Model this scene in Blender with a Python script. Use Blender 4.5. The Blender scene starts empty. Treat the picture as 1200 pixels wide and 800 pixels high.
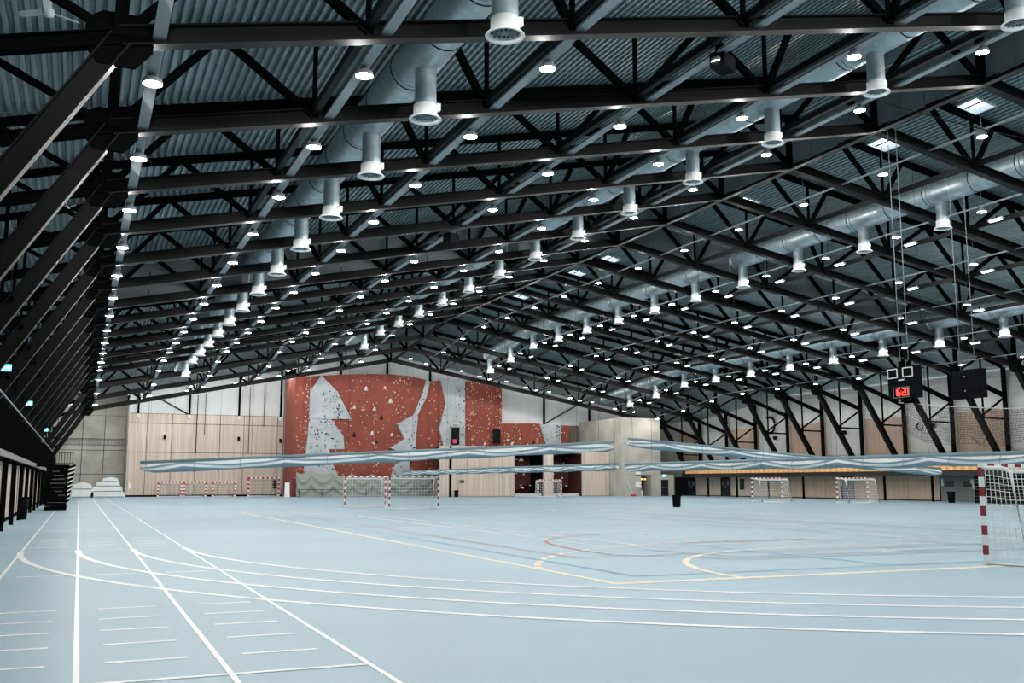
import bpy, math, random
from mathutils import Vector, Matrix

# ---------------------------------------------------------------- camera, world, exposure
S = bpy.context.scene
COL = S.collection
random.seed(7)
EYE = 1.7
cam_d = bpy.data.cameras.new('camera')
cam = bpy.data.objects.new('camera', cam_d)
COL.objects.link(cam)
cam_d.sensor_width = 36.0
cam_d.lens = 1167.0 / 1200.0 * 36.0
cam_d.clip_end = 400.0
PITCH = math.atan(164.3 / 1167.0)
YAW = math.atan(507.5 / (1167.0 / math.cos(PITCH)))
cam.location = (0, 0, EYE)
cam.rotation_euler = (math.pi / 2 + PITCH, 0, -YAW)
S.camera = cam

world = bpy.data.worlds.new('daylight')
S.world = world
world.use_nodes = True
bg = world.node_tree.nodes['Background']
bg.inputs['Color'].default_value = (0.82, 0.92, 1.0, 1)
bg.inputs['Strength'].default_value = 4.0

S.view_settings.view_transform = 'Standard'
S.view_settings.look = 'None'
S.view_settings.gamma = 1.0
S.view_settings.use_curve_mapping = False
S.view_settings.exposure = 0.08
LAMP_WATTS = 235.0
LAMP_COLOR = (1.0, 0.985, 0.955)
S.cycles.max_bounces = 8
S.cycles.diffuse_bounces = 5
S.cycles.glossy_bounces = 3
S.cycles.sample_clamp_indirect = 6.0
S.cycles.use_denoising = True

# ---------------------------------------------------------------- the hall's dimensions
BAY = 5.6
def truss_y(n): return (3.65 + n) * BAY
X_LEFT, X_RIDGE, X_RIGHT = 0.28, 30.63, 64.96          # knees and ridge
PROFILE = [(-5.8, 8.95), (X_LEFT, 10.49), (X_RIDGE, 16.76), (X_RIGHT, 10.55), (71.2, 8.45)]
DROPS = [(12, 0.0), (13, 0.75), (14, 1.3), (15, 1.9)]
def interp(pts, x):
    if x <= pts[0][0]:
        return pts[0][1]
    for (a, b), (c, d) in zip(pts, pts[1:]):
        if x <= c:
            return b + (d - b) * (x - a) / (c - a)
    return pts[-1][1]
def chord_z(x):
    """height of the trusses' bottom chord"""
    if x < PROFILE[0][0]:
        return PROFILE[0][1]
    return interp(PROFILE, x)
def drop(y): return interp(DROPS, y / BAY - 3.65)
TOP = 2.38            # top chord above bottom chord
DECK = 2.54           # deck underside above bottom chord
Y_NEAR, Y_END = -8.0, 128.6
X_WALL_L, X_WALL_R = -5.7, 70.7

_f = Vector((math.sin(YAW) * math.cos(PITCH), math.cos(YAW) * math.cos(PITCH), math.sin(PITCH)))
_r = Vector((math.cos(YAW), -math.sin(YAW), 0))
_u = _r.cross(_f)
def in_frame(p, m=6):
    v = Vector(p) - Vector((0, 0, EYE))
    d = v.dot(_f)
    if d < 0.5:
        return False
    x = 600 + 1167 * v.dot(_r) / d
    y = 400 - 1167 * v.dot(_u) / d
    return -m < x < 1200 + m and -m < y < 800 + m

ORD = ('first second third fourth fifth sixth seventh eighth ninth tenth eleventh twelfth thirteenth fourteenth fifteenth '
       'sixteenth seventeenth eighteenth nineteenth twentieth').split() + ['twenty-' + w for w in
       'first second third fourth fifth sixth seventh eighth ninth'.split()]

# ---------------------------------------------------------------- mesh helpers
class MB:
    def __init__(s):
        s.v, s.f, s.m, s.sm = [], [], [], []
    def add(s, vs, fs, mi=0, smooth=False):
        o = len(s.v)
        s.v.extend([tuple(p) for p in vs])
        for f in fs:
            s.f.append([i + o for i in f]); s.m.append(mi); s.sm.append(smooth)
    def box(s, lo, hi, mi=0):
        x0, y0, z0 = lo; x1, y1, z1 = hi
        s.add([(x0, y0, z0), (x1, y0, z0), (x1, y1, z0), (x0, y1, z0), (x0, y0, z1), (x1, y0, z1), (x1, y1, z1), (x0, y1, z1)],
              [(0, 3, 2, 1), (4, 5, 6, 7), (0, 1, 5, 4), (1, 2, 6, 5), (2, 3, 7, 6), (3, 0, 4, 7)], mi)
    def beam(s, p, q, w, h, mi=0, side=None):
        """a bar from p to q: w across, h in the plane of its length and the vertical"""
        p, q = Vector(p), Vector(q)
        d = (q - p).normalized()
        sd = Vector(side) if side else d.cross(Vector((0, 0, 1)))
        if sd.length < 1e-4:
            sd = Vector((0, 1, 0))
        sd = sd.normalized()
        up = sd.cross(d).normalized()
        vs = []
        for c in (p, q):
            for a, b in ((-1, -1), (1, -1), (1, 1), (-1, 1)):
                vs.append(c + sd * (a * w / 2) + up * (b * h / 2))
        s.add(vs, [(0, 1, 2, 3), (7, 6, 5, 4), (0, 4, 5, 1), (1, 5, 6, 2), (2, 6, 7, 3), (3, 7, 4, 0)], mi)
    def ibeam(s, p, q, w, h, t=0.03, mi=0):
        """rolled I-section lying in the XZ plane"""
        p, q = Vector(p), Vector(q)
        d = (q - p).normalized()
        n = Vector((0, 1, 0)).cross(d)
        if n.z < 0:
            n = -n
        o = n * (h / 2 - t / 2)
        s.beam(p + o, q + o, w, t, mi, side=(0, 1, 0))
        s.beam(p - o, q - o, w, t, mi, side=(0, 1, 0))
        s.beam(p, q, t, h - 2 * t, mi, side=(0, 1, 0))
    def tube(s, pts, r, n=8, mi=0, caps=True, smooth=True):
        pts = [Vector(p) for p in pts]
        rings = []
        for i, p in enumerate(pts):
            d = (pts[min(i + 1, len(pts) - 1)] - pts[max(i - 1, 0)]).normalized()
            a = d.cross(Vector((0, 0, 1)))
            if a.length < 1e-3:
                a = Vector((1, 0, 0))
            a.normalize()
            b = a.cross(d)
            rr = r[i] if isinstance(r, (list, tuple)) else r
            rings.append([p + (a * math.cos(2 * math.pi * k / n) + b * math.sin(2 * math.pi * k / n)) * rr for k in range(n)])
        vs = [v for ring in rings for v in ring]
        fs = []
        for i in range(len(pts) - 1):
            for k in range(n):
                k2 = (k + 1) % n
                fs.append((i * n + k, i * n + k2, (i + 1) * n + k2, (i + 1) * n + k))
        s.add(vs, fs, mi, smooth)
        if caps:
            o = len(s.v) - len(vs)
            s.f.append([o + k for k in range(n)][::-1]); s.m.append(mi); s.sm.append(False)
            s.f.append([o + (len(pts) - 1) * n + k for k in range(n)]); s.m.append(mi); s.sm.append(False)
    def lathe(s, prof, c=(0, 0, 0), n=16, mi=0, smooth=True, cap_bottom=False, cap_top=False):
        """prof: (radius, z) going up"""
        cx, cy, cz = c
        vs = [(cx + r * math.cos(2 * math.pi * k / n), cy + r * math.sin(2 * math.pi * k / n), cz + z) for r, z in prof for k in range(n)]
        fs = [(i * n + k, i * n + (k + 1) % n, (i + 1) * n + (k + 1) % n, (i + 1) * n + k) for i in range(len(prof) - 1) for k in range(n)]
        s.add(vs, fs, mi, smooth)
        o = len(s.v) - len(vs)
        if cap_bottom:
            s.f.append([o + k for k in range(n)][::-1]); s.m.append(mi); s.sm.append(False)
        if cap_top:
            t = o + (len(prof) - 1) * n
            s.f.append([t + k for k in range(n)]); s.m.append(mi); s.sm.append(False)
    def prism_xz(s, poly, y0, y1, mi=0):
        n = len(poly)
        vs = [(x, y0, z) for x, z in poly] + [(x, y1, z) for x, z in poly]
        fs = [list(range(n)), [n + k for k in range(n)][::-1]] + [(k, n + k, n + (k + 1) % n, (k + 1) % n) for k in range(n)]
        s.add(vs, fs, mi)
    def mesh(s, name, mats):
        me = bpy.data.meshes.new(name)
        me.from_pydata(s.v, [], s.f)
        for m in (mats if isinstance(mats, (list, tuple)) else [mats]):
            me.materials.append(m)
        me.polygons.foreach_set('material_index', s.m)
        me.polygons.foreach_set('use_smooth', s.sm)
        me.update()
        return me
    def build(s, name, mats, parent=None, loc=(0, 0, 0), fix=False):
        me = s.mesh(name, mats)
        if fix:
            import bmesh
            b = bmesh.new(); b.from_mesh(me)
            bmesh.ops.recalc_face_normals(b, faces=b.faces)
            b.to_mesh(me); b.free()
        return put(name, me, parent, loc)

def put(name, me, parent=None, loc=(0, 0, 0), rotz=0.0):
    o = bpy.data.objects.new(name, me)
    COL.objects.link(o)
    o.location = loc
    o.rotation_euler = (0, 0, rotz)
    if parent:
        o.parent = parent
    return o
def tag(o, label, cat, group=None):
    o['label'] = label; o['category'] = cat
    if group:
        o['group'] = group
    return o
def thing(name, label, cat, loc=(0, 0, 0), rotz=0.0, group=None):
    return tag(put(name, None, None, loc, rotz), label, cat, group)
def struct(name, loc=(0, 0, 0)):
    o = put(name, None, None, loc); o['kind'] = 'structure'; return o
def stuff(o):
    o['kind'] = 'stuff'; return o
def copy_tree(o, parent=None):
    c = o.copy(); COL.objects.link(c)
    if parent:
        c.parent = parent
    for ch in list(o.children):
        copy_tree(ch, c)
    return c

# ---------------------------------------------------------------- materials
def lin(r, g, b):
    f = lambda c: (c / 255 / 12.92) if c / 255 <= 0.04045 else ((c / 255 + 0.055) / 1.055) ** 2.4
    return (f(r), f(g), f(b), 1)
def mat(name, col, rough=0.6, metal=0.0, spec=0.5, emit=None, estr=0.0):
    m = bpy.data.materials.new(name)
    m.use_nodes = True
    b = m.node_tree.nodes['Principled BSDF']
    b.inputs['Base Color'].default_value = col
    b.inputs['Roughness'].default_value = rough
    b.inputs['Metallic'].default_value = metal
    b.inputs['Specular IOR Level'].default_value = spec
    if emit:
        b.inputs['Emission Color'].default_value = emit
        b.inputs['Emission Strength'].default_value = estr
    return m
def noise_mat(name, c1, c2, scale=(1, 1, 1), nscale=4.0, detail=5.0, rough=0.6, metal=0.0, spec=0.5, bump=0.0, lo=0.35, hi=0.65):
    m = mat(name, c1, rough, metal, spec)
    nt = m.node_tree; N = nt.nodes; L = nt.links
    b = N['Principled BSDF']
    tc = N.new('ShaderNodeTexCoord'); mp = N.new('ShaderNodeMapping'); nz = N.new('ShaderNodeTexNoise'); cr = N.new('ShaderNodeValToRGB')
    mp.inputs['Scale'].default_value = scale
    nz.inputs['Scale'].default_value = nscale; nz.inputs['Detail'].default_value = detail
    cr.color_ramp.elements[0].position = lo; cr.color_ramp.elements[1].position = hi
    cr.color_ramp.elements[0].color = c1; cr.color_ramp.elements[1].color = c2
    L.new(tc.outputs['Object'], mp.inputs['Vector']); L.new(mp.outputs['Vector'], nz.inputs['Vector'])
    L.new(nz.outputs['Fac'], cr.inputs['Fac']); L.new(cr.outputs['Color'], b.inputs['Base Color'])
    if bump:
        bp = N.new('ShaderNodeBump'); bp.inputs['Strength'].default_value = bump; bp.inputs['Distance'].default_value = 0.02
        L.new(nz.outputs['Fac'], bp.inputs['Height']); L.new(bp.outputs['Normal'], b.inputs['Normal'])
    return m

M_BLACK = mat('black_painted_steel', (0.004, 0.0042, 0.0045, 1), 0.6, 0, 0.0)
M_CHORD = mat('black_chord_steel', (0.004, 0.0042, 0.0045, 1), 0.52, 0, 0.12)
M_DARK = mat('dark_grey_paint', (0.013, 0.014, 0.0155, 1), 0.7, 0, 0.0)
M_DECK = noise_mat('galvanised_deck', lin(138, 152, 155), lin(154, 168, 171), (1, 0.05, 1), 2.5, 3, 0.42, 0.45, 0.5)
M_GALV = noise_mat('galvanised_duct', lin(176, 192, 196), lin(198, 210, 214), (1, 1, 1), 3.0, 3, 0.4, 0.55)
M_TRAY = mat('galvanised_tray', lin(150, 158, 162), 0.6, 0.5)
M_WHITE = mat('white_paint', lin(232, 234, 234), 0.45)
M_OFF = noise_mat('white_foam_cover', lin(226, 228, 226), lin(238, 238, 236), (1, 1, 1), 1.5, 3, 0.55)
M_LENS = mat('lamp_lens', (1, 1, 1, 1), 0.4, 0, 0.3, (1.0, 0.95, 0.86, 1), 40.0)
M_LENS.cycles.emission_sampling = 'NONE'
M_LENS2 = mat('flat_lamp_lens', (1, 1, 1, 1), 0.4, 0, 0.3, (1.0, 0.97, 0.9, 1), 5.0)
M_BAFFLE = noise_mat('grey_baffle_sheet', lin(104, 110, 113), lin(118, 124, 127), (1, 1, 1), 0.6, 3, 0.6)
M_CONC = noise_mat('fair_faced_concrete', lin(182, 178, 169), lin(210, 205, 195), (1, 1, 1), 0.55, 8, 0.8, 0, 0.3, 0.2)
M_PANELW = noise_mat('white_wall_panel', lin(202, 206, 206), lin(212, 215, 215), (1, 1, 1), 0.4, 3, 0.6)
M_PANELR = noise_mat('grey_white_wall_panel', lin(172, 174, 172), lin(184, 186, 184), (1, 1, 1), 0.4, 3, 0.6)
M_CONC2 = noise_mat('smooth_concrete', lin(160, 157, 149), lin(186, 182, 173), (1, 1, 1), 0.55, 8, 0.8, 0, 0.3, 0.2)
M_PANELG = noise_mat('grey_upstand', lin(150, 150, 147), lin(164, 164, 160), (1, 1, 1), 0.6, 5, 0.8)
def wood(name, a, b, sc=1.0):
    return noise_mat(name, a, b, (4.5 * sc, 4.5 * sc, 0.12), 1.6, 4, 0.6, 0, 0.25, 0, 0.3, 0.72)
M_WOOD = wood('pale_slatted_wood', lin(184, 167, 154), lin(218, 203, 190))
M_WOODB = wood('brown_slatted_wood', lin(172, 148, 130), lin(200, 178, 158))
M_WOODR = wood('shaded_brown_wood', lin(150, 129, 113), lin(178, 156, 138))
M_WOODD = wood('dark_weathered_wood', lin(92, 84, 76), lin(124, 114, 103))
M_ORANGE = wood('oiled_pine_board', lin(226, 158, 96), lin(246, 194, 136), 0.6)
M_RED = noise_mat('red_climbing_board', lin(132, 66, 55), lin(146, 75, 62), (1, 1, 1), 0.5, 6, 0.75, 0, 0.3)
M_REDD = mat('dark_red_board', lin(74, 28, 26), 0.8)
M_GREY = noise_mat('grey_climbing_board', lin(168, 174, 177), lin(188, 193, 195), (1, 1, 1), 0.7, 7, 0.8, 0, 0.3, 0.25)
M_TARP = mat('grey_green_tarpaulin', lin(150, 155, 148), 0.55)
M_CURT_W = mat('white_curtain_cloth', lin(222, 228, 230), 0.6)
M_CURT_B = mat('teal_curtain_cloth', lin(118, 146, 156), 0.6)
M_BRED = mat('dark_red_paint', lin(128, 26, 40), 0.4)
M_SRED = mat('red_paint', lin(190, 52, 44), 0.45)
M_NET = mat('white_net_cord', lin(232, 232, 228), 0.7)
M_NETB = mat('black_net_cord', (0.012, 0.012, 0.013, 1), 0.8)
M_GLASSD = mat('dark_door', (0.012, 0.013, 0.016, 1), 0.25)
M_METALG = mat('grey_steel_door', lin(112, 114, 116), 0.5, 0.2)
M_BIN = mat('black_plastic', (0.006, 0.0065, 0.009, 1), 0.6, 0, 0.02)
M_REDLED = mat('red_digits', (0.3, 0, 0, 1), 0.5, 0, 0.3, (1.0, 0.06, 0.04, 1), 2.0)
M_EXIT = mat('exit_sign_face', (0.02, 0.3, 0.25, 1), 0.5, 0, 0.3, (0.18, 0.85, 0.78, 1), 1.6)
M_EXITW = mat('exit_sign_symbol', (0.8, 0.9, 0.9, 1), 0.5, 0, 0.3, (0.8, 1.0, 0.97, 1), 2.2)
M_AMBER = mat('amber_lamp', (1, 0.6, 0.2, 1), 0.5, 0, 0.3, (1.0, 0.55, 0.15, 1), 4.0)
M_PINK = mat('pink_label', lin(220, 70, 110), 0.6)
M_LINEW = mat('white_line_paint', lin(246, 246, 246), 0.45, 0, 0.4)
M_LINEY = mat('cream_line_paint', lin(236, 222, 198), 0.45, 0, 0.4)
M_LINEB = mat('blue_line_paint', lin(96, 172, 206), 0.45, 0, 0.4)
M_LINER = mat('red_line_paint', lin(168, 44, 44), 0.45, 0, 0.4)
M_LINEN = mat('brown_line_paint', lin(170, 140, 136), 0.45, 0, 0.4)
M_LINEG = mat('grey_line_paint', lin(132, 150, 158), 0.45, 0, 0.4)
M_HOLDS = {'cream': mat('cream_hold', lin(226, 206, 168), 0.7), 'white': mat('white_hold', lin(238, 238, 232), 0.7), 'black': mat('black_hold', (0.012, 0.012, 0.014, 1), 0.6),
           'blue': mat('blue_hold', lin(62, 98, 168), 0.6), 'orange': mat('orange_hold', lin(222, 112, 58), 0.6), 'teal': mat('teal_hold', lin(70, 146, 158), 0.6)}
M_PANE = mat('skylight_glass', (0.9, 0.97, 1.0, 1), 0.02)
M_PANE.node_tree.nodes['Principled BSDF'].inputs['Transmission Weight'].default_value = 1.0
M_PANE.node_tree.nodes['Principled BSDF'].inputs['IOR'].default_value = 1.05

# floor: light blue sports surface with faint cloudiness
M_FLOOR = noise_mat('blue_sports_floor', lin(150, 181, 194), lin(161, 191, 203), (1, 1, 1), 0.16, 6, 0.5, 0, 0.2)

# ================================================================= STRUCTURE
# ---------------------------------------------------------------- floor and its markings
floor = struct('floor')
mb = MB(); mb.box((X_WALL_L - 0.3, Y_NEAR - 0.3, -0.2), (X_WALL_R + 0.3, Y_END + 0.3, 0))
mb.build('floor_surface', M_FLOOR, floor)

def strip(pts, w, name, m, z=0.003, closed=False, dash=None):
    """painted line: a flat ribbon following pts"""
    P = [Vector((p[0], p[1], 0)) for p in pts]
    b = MB()
    L, R = [], []
    for i, p in enumerate(P):
        d = (P[min(i + 1, len(P) - 1)] - P[max(i - 1, 0)]).normalized()
        n = Vector((-d.y, d.x, 0)) * w / 2
        L.append(p + n); R.append(p - n)
    for i in range(len(P) - 1):
        if dash and i % dash[0] >= dash[1]:
            continue
        vs = [L[i], R[i], R[i + 1], L[i + 1]]
        b.add([(v.x, v.y, z) for v in vs], [(0, 1, 2, 3)])
    o = b.build(name, m, floor, fix=False)
    if dash:
        stuff(o)
    return o
def arc(cx, cy, r, a0, a1, n):
    return [(cx + r * math.cos(math.radians(a0 + (a1 - a0) * i / n)), cy + r * math.sin(math.radians(a0 + (a1 - a0) * i / n))) for i in range(n + 1)]
LANES = (-1.2, 0.07, 1.345, 2.61)
for x, y1 in zip(LANES, (64.5, 116.5, 116.5, 117.5)):
    strip([(x, Y_NEAR + 0.5), (x, y1)], 0.055, 'lane_line', M_LINEW)
for x, r in zip(LANES, (22.2, 20.93, 19.655, 18.39)):
    strip(arc(21.0, 27.5, r, 180, 360, 160), 0.14, 'curve_line', M_LINEW, 0.005)
strip([(LANES[0], 27.55), (LANES[3], 27.55)], 0.035, 'start_line', M_LINEW, 0.0045)
strip([(0.07, 9.45), (LANES[3], 9.45)], 0.08, 'finish_line', M_LINEW, 0.0045)
for x0, x1 in ((-0.95, -0.2), (0.32, 1.07), (1.59, 2.34)):
    for y in (10.5, 11.65, 12.75, 13.8, 14.9):
        strip([(x0, y), (x1, y)], 0.085, 'step_mark', M_LINEW)
    for y in (20.35, 29.1, 29.9, 30.7, 31.5, 32.4, 33.2, 38.8):
        strip([(x0, y), (x1, y)], 0.09, 'step_mark', M_LINEW)
# handball court (cream)
strip([(8.4, 57.6), (8.4, 15.05), (29.6, 15.05), (29.6, 57.6)], 0.17, 'court_line', M_LINEY, 0.004)
strip([(8.36, 15.07), (29.64, 15.07)], 0.24, 'court_line', M_LINEY, 0.0042)
strip([(8.4, 57.6), (29.6, 57.6)], 0.17, 'court_line', M_LINEY, 0.004)
strip([(8.4, 36.4), (29.6, 36.4)], 0.17, 'court_line', M_LINEY, 0.004)
for cy, sg in ((15.05, 1), (57.6, -1)):
    a = [(17.4 - 6.4 * math.cos(t), cy + sg * 6.4 * math.sin(t)) for t in [math.pi / 2 * i / 24 for i in range(25)]]
    c = [(20.6 + 6.4 * math.sin(t), cy + sg * 6.4 * math.cos(t)) for t in [math.pi / 2 * i / 24 for i in range(25)]]
    strip(a + c, 0.15, 'goal_area_line', M_LINEY, 0.0055)
    t0 = math.acos(9.0 / 9.5)
    a = [(17.4 - 9.5 * math.cos(t), cy + sg * 9.5 * math.sin(t)) for t in [t0 + (math.pi / 2 - t0) * i / 60 for i in range(61)]]
    mid = [(17.4 + 3.2 * i / 14, cy + sg * 9.5) for i in range(1, 14)]
    c = [(20.6 + 9.5 * math.sin(t), cy + sg * 9.5 * math.cos(t)) for t in [(math.pi / 2 - t0) * i / 60 for i in range(61)]]
    strip(a + mid + c, 0.15, 'free_throw_line', M_LINEY, 0.0057, dash=(4, 3))
    strip([(18.3, cy + sg * 4.35), (18.75, cy + sg * 4.35)], 0.14, 'keeper_mark', M_LINEY)
# further courts painted over it
strip([(9.4, 42), (9.4, 16.1), (28.6, 16.1), (28.6, 42)], 0.15, 'court_line', M_LINEB, 0.0062)
strip([(15.45, 16.1), (15.45, 22.5)], 0.15, 'court_line', M_LINEB, 0.0062)
strip([(22.4, 16.1), (22.4, 22.5)], 0.15, 'court_line', M_LINEB, 0.0062)
strip([(9.0, 46), (9.0, 51)], 0.15, 'court_line', M_LINEB, 0.0062)
for x in (12.9, 14.0, 23.6):
    strip([(x, 23.4), (x, 49.5)], 0.11, 'court_line', M_LINEW, 0.0066)
strip([(12.9, 23.4), (23.6, 23.4)], 0.11, 'court_line', M_LINEW, 0.0066)
strip([(12.9, 49.5), (23.6, 49.5)], 0.11, 'court_line', M_LINEW, 0.0066)
strip([(14.0, 31), (23.6, 31)], 0.11, 'court_line', M_LINEW, 0.0066)
strip([(16.6, 29.4), (14.9, 29.0), (13.9, 28.3), (13.2, 27.6), (12.5, 26.6), (12.15, 25.7), (11.8, 24.3), (11.6, 22.6), (11.6, 21.0)], 0.11, 'court_line', M_LINER, 0.007)
strip([(15.9, 24.35), (20.5, 24.35)], 0.11, 'court_line', M_LINER, 0.007)
strip([(10.3, 53), (10.4, 20.5), (26.5, 20.5)], 0.11, 'court_line', M_LINEN, 0.0072)
strip([(11.6, 21.0), (13.6, 18.6), (24.0, 18.6)], 0.11, 'court_line', M_LINEG, 0.0074)
strip([(13.2, 22.4), (13.9, 19.2), (20.5, 19.2)], 0.11, 'court_line', M_LINEG, 0.0076)
strip([(26.0, 20), (26.0, 50)], 0.11, 'court_line', M_LINEW, 0.0068)
strip([(33, 30), (33, 56)], 0.17, 'court_line', M_LINEY, 0.004)
for y in (62.5, 66, 71, 77, 85):
    strip([(12, y), (58, y)], 0.11, 'court_line', M_LINEW if y != 71 else M_LINEB, 0.004)
for x in (34.5, 44, 53, 60.5):
    strip([(x, 38), (x, 98)], 0.11, 'court_line', M_LINEW if x != 44 else M_LINEY, 0.0045)
for x, y in ((19.7, 43.4), (16.6, 36.6), (23.4, 44.3), (19.5, 34.5), (16.8, 28.2), (17.4, 23.9), (15.8, 24.2)):
    strip([(x - 0.09, y), (x + 0.09, y)], 0.2, 'spot_mark', M_LINER, 0.0085)

# ---------------------------------------------------------------- ceiling: corrugated steel deck
ceiling = struct('ceiling')
def deck_xs(x0, x1, pitch=0.25):
    out = []
    k = math.floor(x0 / pitch)
    while k * pitch < x1:
        for dx, h in ((0, 0), (0.10, 0), (0.12, 0.13), (0.23, 0.13)):
            x = k * pitch + dx
            if x0 <= x <= x1:
                out.append((x, h))
        k += 1
    if out[0][0] > x0:
        out.insert(0, (x0, out[0][1]))
    if out[-1][0] < x1:
        out.append((x1, out[-1][1]))
    return out
def deck_sheet(x0, x1, y0, y1, hole=None):
    xs = deck_xs(x0, x1)
    if hole:
        hx0, hx1, hy0, hy1 = hole
        xs = sorted(xs + [(hx0, 0.0), (hx1, 0.0)])
        ys = [y0, hy0, hy1, y1]
    else:
        ys = [y0, y1]
    b = MB()
    n = len(xs)
    vs = [(x, y, chord_z(x) + DECK + h - drop(y)) for y in ys for x, h in xs]
    fs = []
    for j in range(len(ys) - 1):
        for i in range(n - 1):
            if hole and j == 1 and xs[i][0] >= hole[0] - 1e-6 and xs[i + 1][0] <= hole[1] + 1e-6:
                continue
            fs.append((j * n + i, (j + 1) * n + i, (j + 1) * n + i + 1, j * n + i + 1))
    b.add(vs, fs)
    return b.build('deck_sheet', M_DECK, ceiling)
SKY_BAYS = (1, 2, 4, 7, 8, 10)
SKYLIGHTS = []
def SKY_HOLE(y0): return (35.35, 36.5, y0 + 0.78 * BAY, y0 + 0.995 * BAY - 0.03)
edges = [truss_y(n) for n in range(-5, 16)]
edges[0] = Y_NEAR - 0.4
edges.append(Y_END + 0.3)
for k in range(len(edges) - 1):
    y0, y1 = edges[k], edges[k + 1]
    n = k - 5
    deck_sheet(X_WALL_L - 0.4, X_RIDGE, y0, y1)
    hole = None
    if n in SKY_BAYS:
        hole = SKY_HOLE(y0)
        SKYLIGHTS.append(hole)
    deck_sheet(X_RIDGE, 37.05, y0, y1, hole)
    deck_sheet(37.05, X_WALL_R + 0.4, y0, y1)

# ---------------------------------------------------------------- side and near walls
wall_left = struct('wall_left')
mb = MB(); mb.box((X_WALL_L - 0.25, Y_NEAR, 0), (X_WALL_L, Y_END, 11.4)); mb.build('wall_backing', M_DARK, wall_left)
for k in range(-4, 20):
    y0 = truss_y(k)
    mb = MB(); mb.box((X_WALL_L, y0 + 0.04, 2.9), (X_WALL_L + 0.06, y0 + BAY - 0.04, 8.7)); mb.build('wall_panel', M_DARK, wall_left)
# the timber front under the gallery
XG = -2.86
y = -7.6
k = 0
while y < 116:
    mb = MB(); mb.box((XG - 0.12, y + 0.06, 0.16), (XG, y + 2.74, 2.5))
    mb.build('wood_panel', (M_WOOD, M_WOODB, M_WOOD, M_WOODB, M_WOODD)[k % 5], wall_left)
    mb = MB(); mb.box((XG - 0.1, y - 0.06, 0.0), (XG + 0.02, y + 0.06, 2.55)); mb.build('mullion', M_BLACK, wall_left)
    y += 2.8; k += 1
mb = MB(); mb.box((XG - 0.11, -7.6, 0), (XG + 0.01, 116, 0.15)); mb.build('plinth', M_DARK, wall_left)

wall_right = struct('wall_right')
mb = MB(); mb.box((X_WALL_R, Y_NEAR, 0), (X_WALL_R + 0.25, Y_END, 11.0)); mb.build('wall_backing', M_PANELG, wall_right)
for n in range(-5, 16):
    y0, y1 = truss_y(n) + 0.02, truss_y(n + 1) - 0.02
    mb = MB(); mb.box((X_WALL_R - 0.05, y0, 2.6), (X_WALL_R, y1, 4.35)); mb.build('upstand', M_PANELG, wall_right)
    if n % 2:
        for i in range(2):
            a, b_ = y0 + (y1 - y0) * i / 2 + 0.015, y0 + (y1 - y0) * (i + 1) / 2 - 0.015
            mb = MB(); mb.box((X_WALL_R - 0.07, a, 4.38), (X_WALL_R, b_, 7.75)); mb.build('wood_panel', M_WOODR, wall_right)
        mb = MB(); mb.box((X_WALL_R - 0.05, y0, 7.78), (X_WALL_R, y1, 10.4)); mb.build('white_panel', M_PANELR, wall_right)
    else:
        for i in range(2):
            a, b_ = y0 + (y1 - y0) * i / 2 + 0.015, y0 + (y1 - y0) * (i + 1) / 2 - 0.015
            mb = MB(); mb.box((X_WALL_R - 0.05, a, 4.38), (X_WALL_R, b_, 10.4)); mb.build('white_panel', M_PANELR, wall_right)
# timber wall below the balcony
XB = 70.0
gaps = [(105.2, 107.1), (97.95, 99.8), (77.5, 79.4), (62.6, 66.8)]
y = -7.9
cuts = sorted([y + 2.8 * i for i in range(42)])
for a, b_ in zip(cuts, cuts[1:]):
    segs = [(a + 0.02, b_ - 0.02)]
    for g0, g1 in gaps:
        new = []
        for p, q in segs:
            if q <= g0 or p >= g1:
                new.append((p, q))
            else:
                if p < g0: new.append((p, g0))
                if q > g1: new.append((g1, q))
        segs = new
    for p, q in segs:
        if q - p > 0.1:
            mb = MB(); mb.box((XB, p, 0.1), (XB + 0.1, q, 2.28)); mb.build('wood_panel', M_WOODB if 50 < p < 88 else M_WOOD, wall_right)
mb = MB(); mb.box((XB + 0.1, Y_NEAR, 0), (XB + 0.16, 110, 2.28)); mb.build('wall_backing', M_DARK, wall_right)

wall_near = struct('wall_near')
mb = MB(); mb.box((X_WALL_L, Y_NEAR - 0.3, 0), (X_WALL_R, Y_NEAR, 19.5)); mb.build('wall_backing', M_PANELW, wall_near)

# ---------------------------------------------------------------- far wall
wall_far = struct('wall_far')
def roof_under(x, y): return chord_z(x) + DECK - drop(y) - 0.02
def gable(x0, x1, y, z0, name, m, t=0.06):
    xs = [x0] + [k for k in (X_LEFT, X_RIDGE, X_RIGHT) if x0 < k < x1] + [x1]
    b = MB(); b.prism_xz([(x0, z0), (x1, z0)] + [(x, roof_under(x, y)) for x in reversed(xs)], y, y + t)
    return b.build(name, m, wall_far, fix=True)
gable(X_WALL_L, X_WALL_R, Y_END, 0, 'wall_backing', M_DARK, 0.25)
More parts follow.
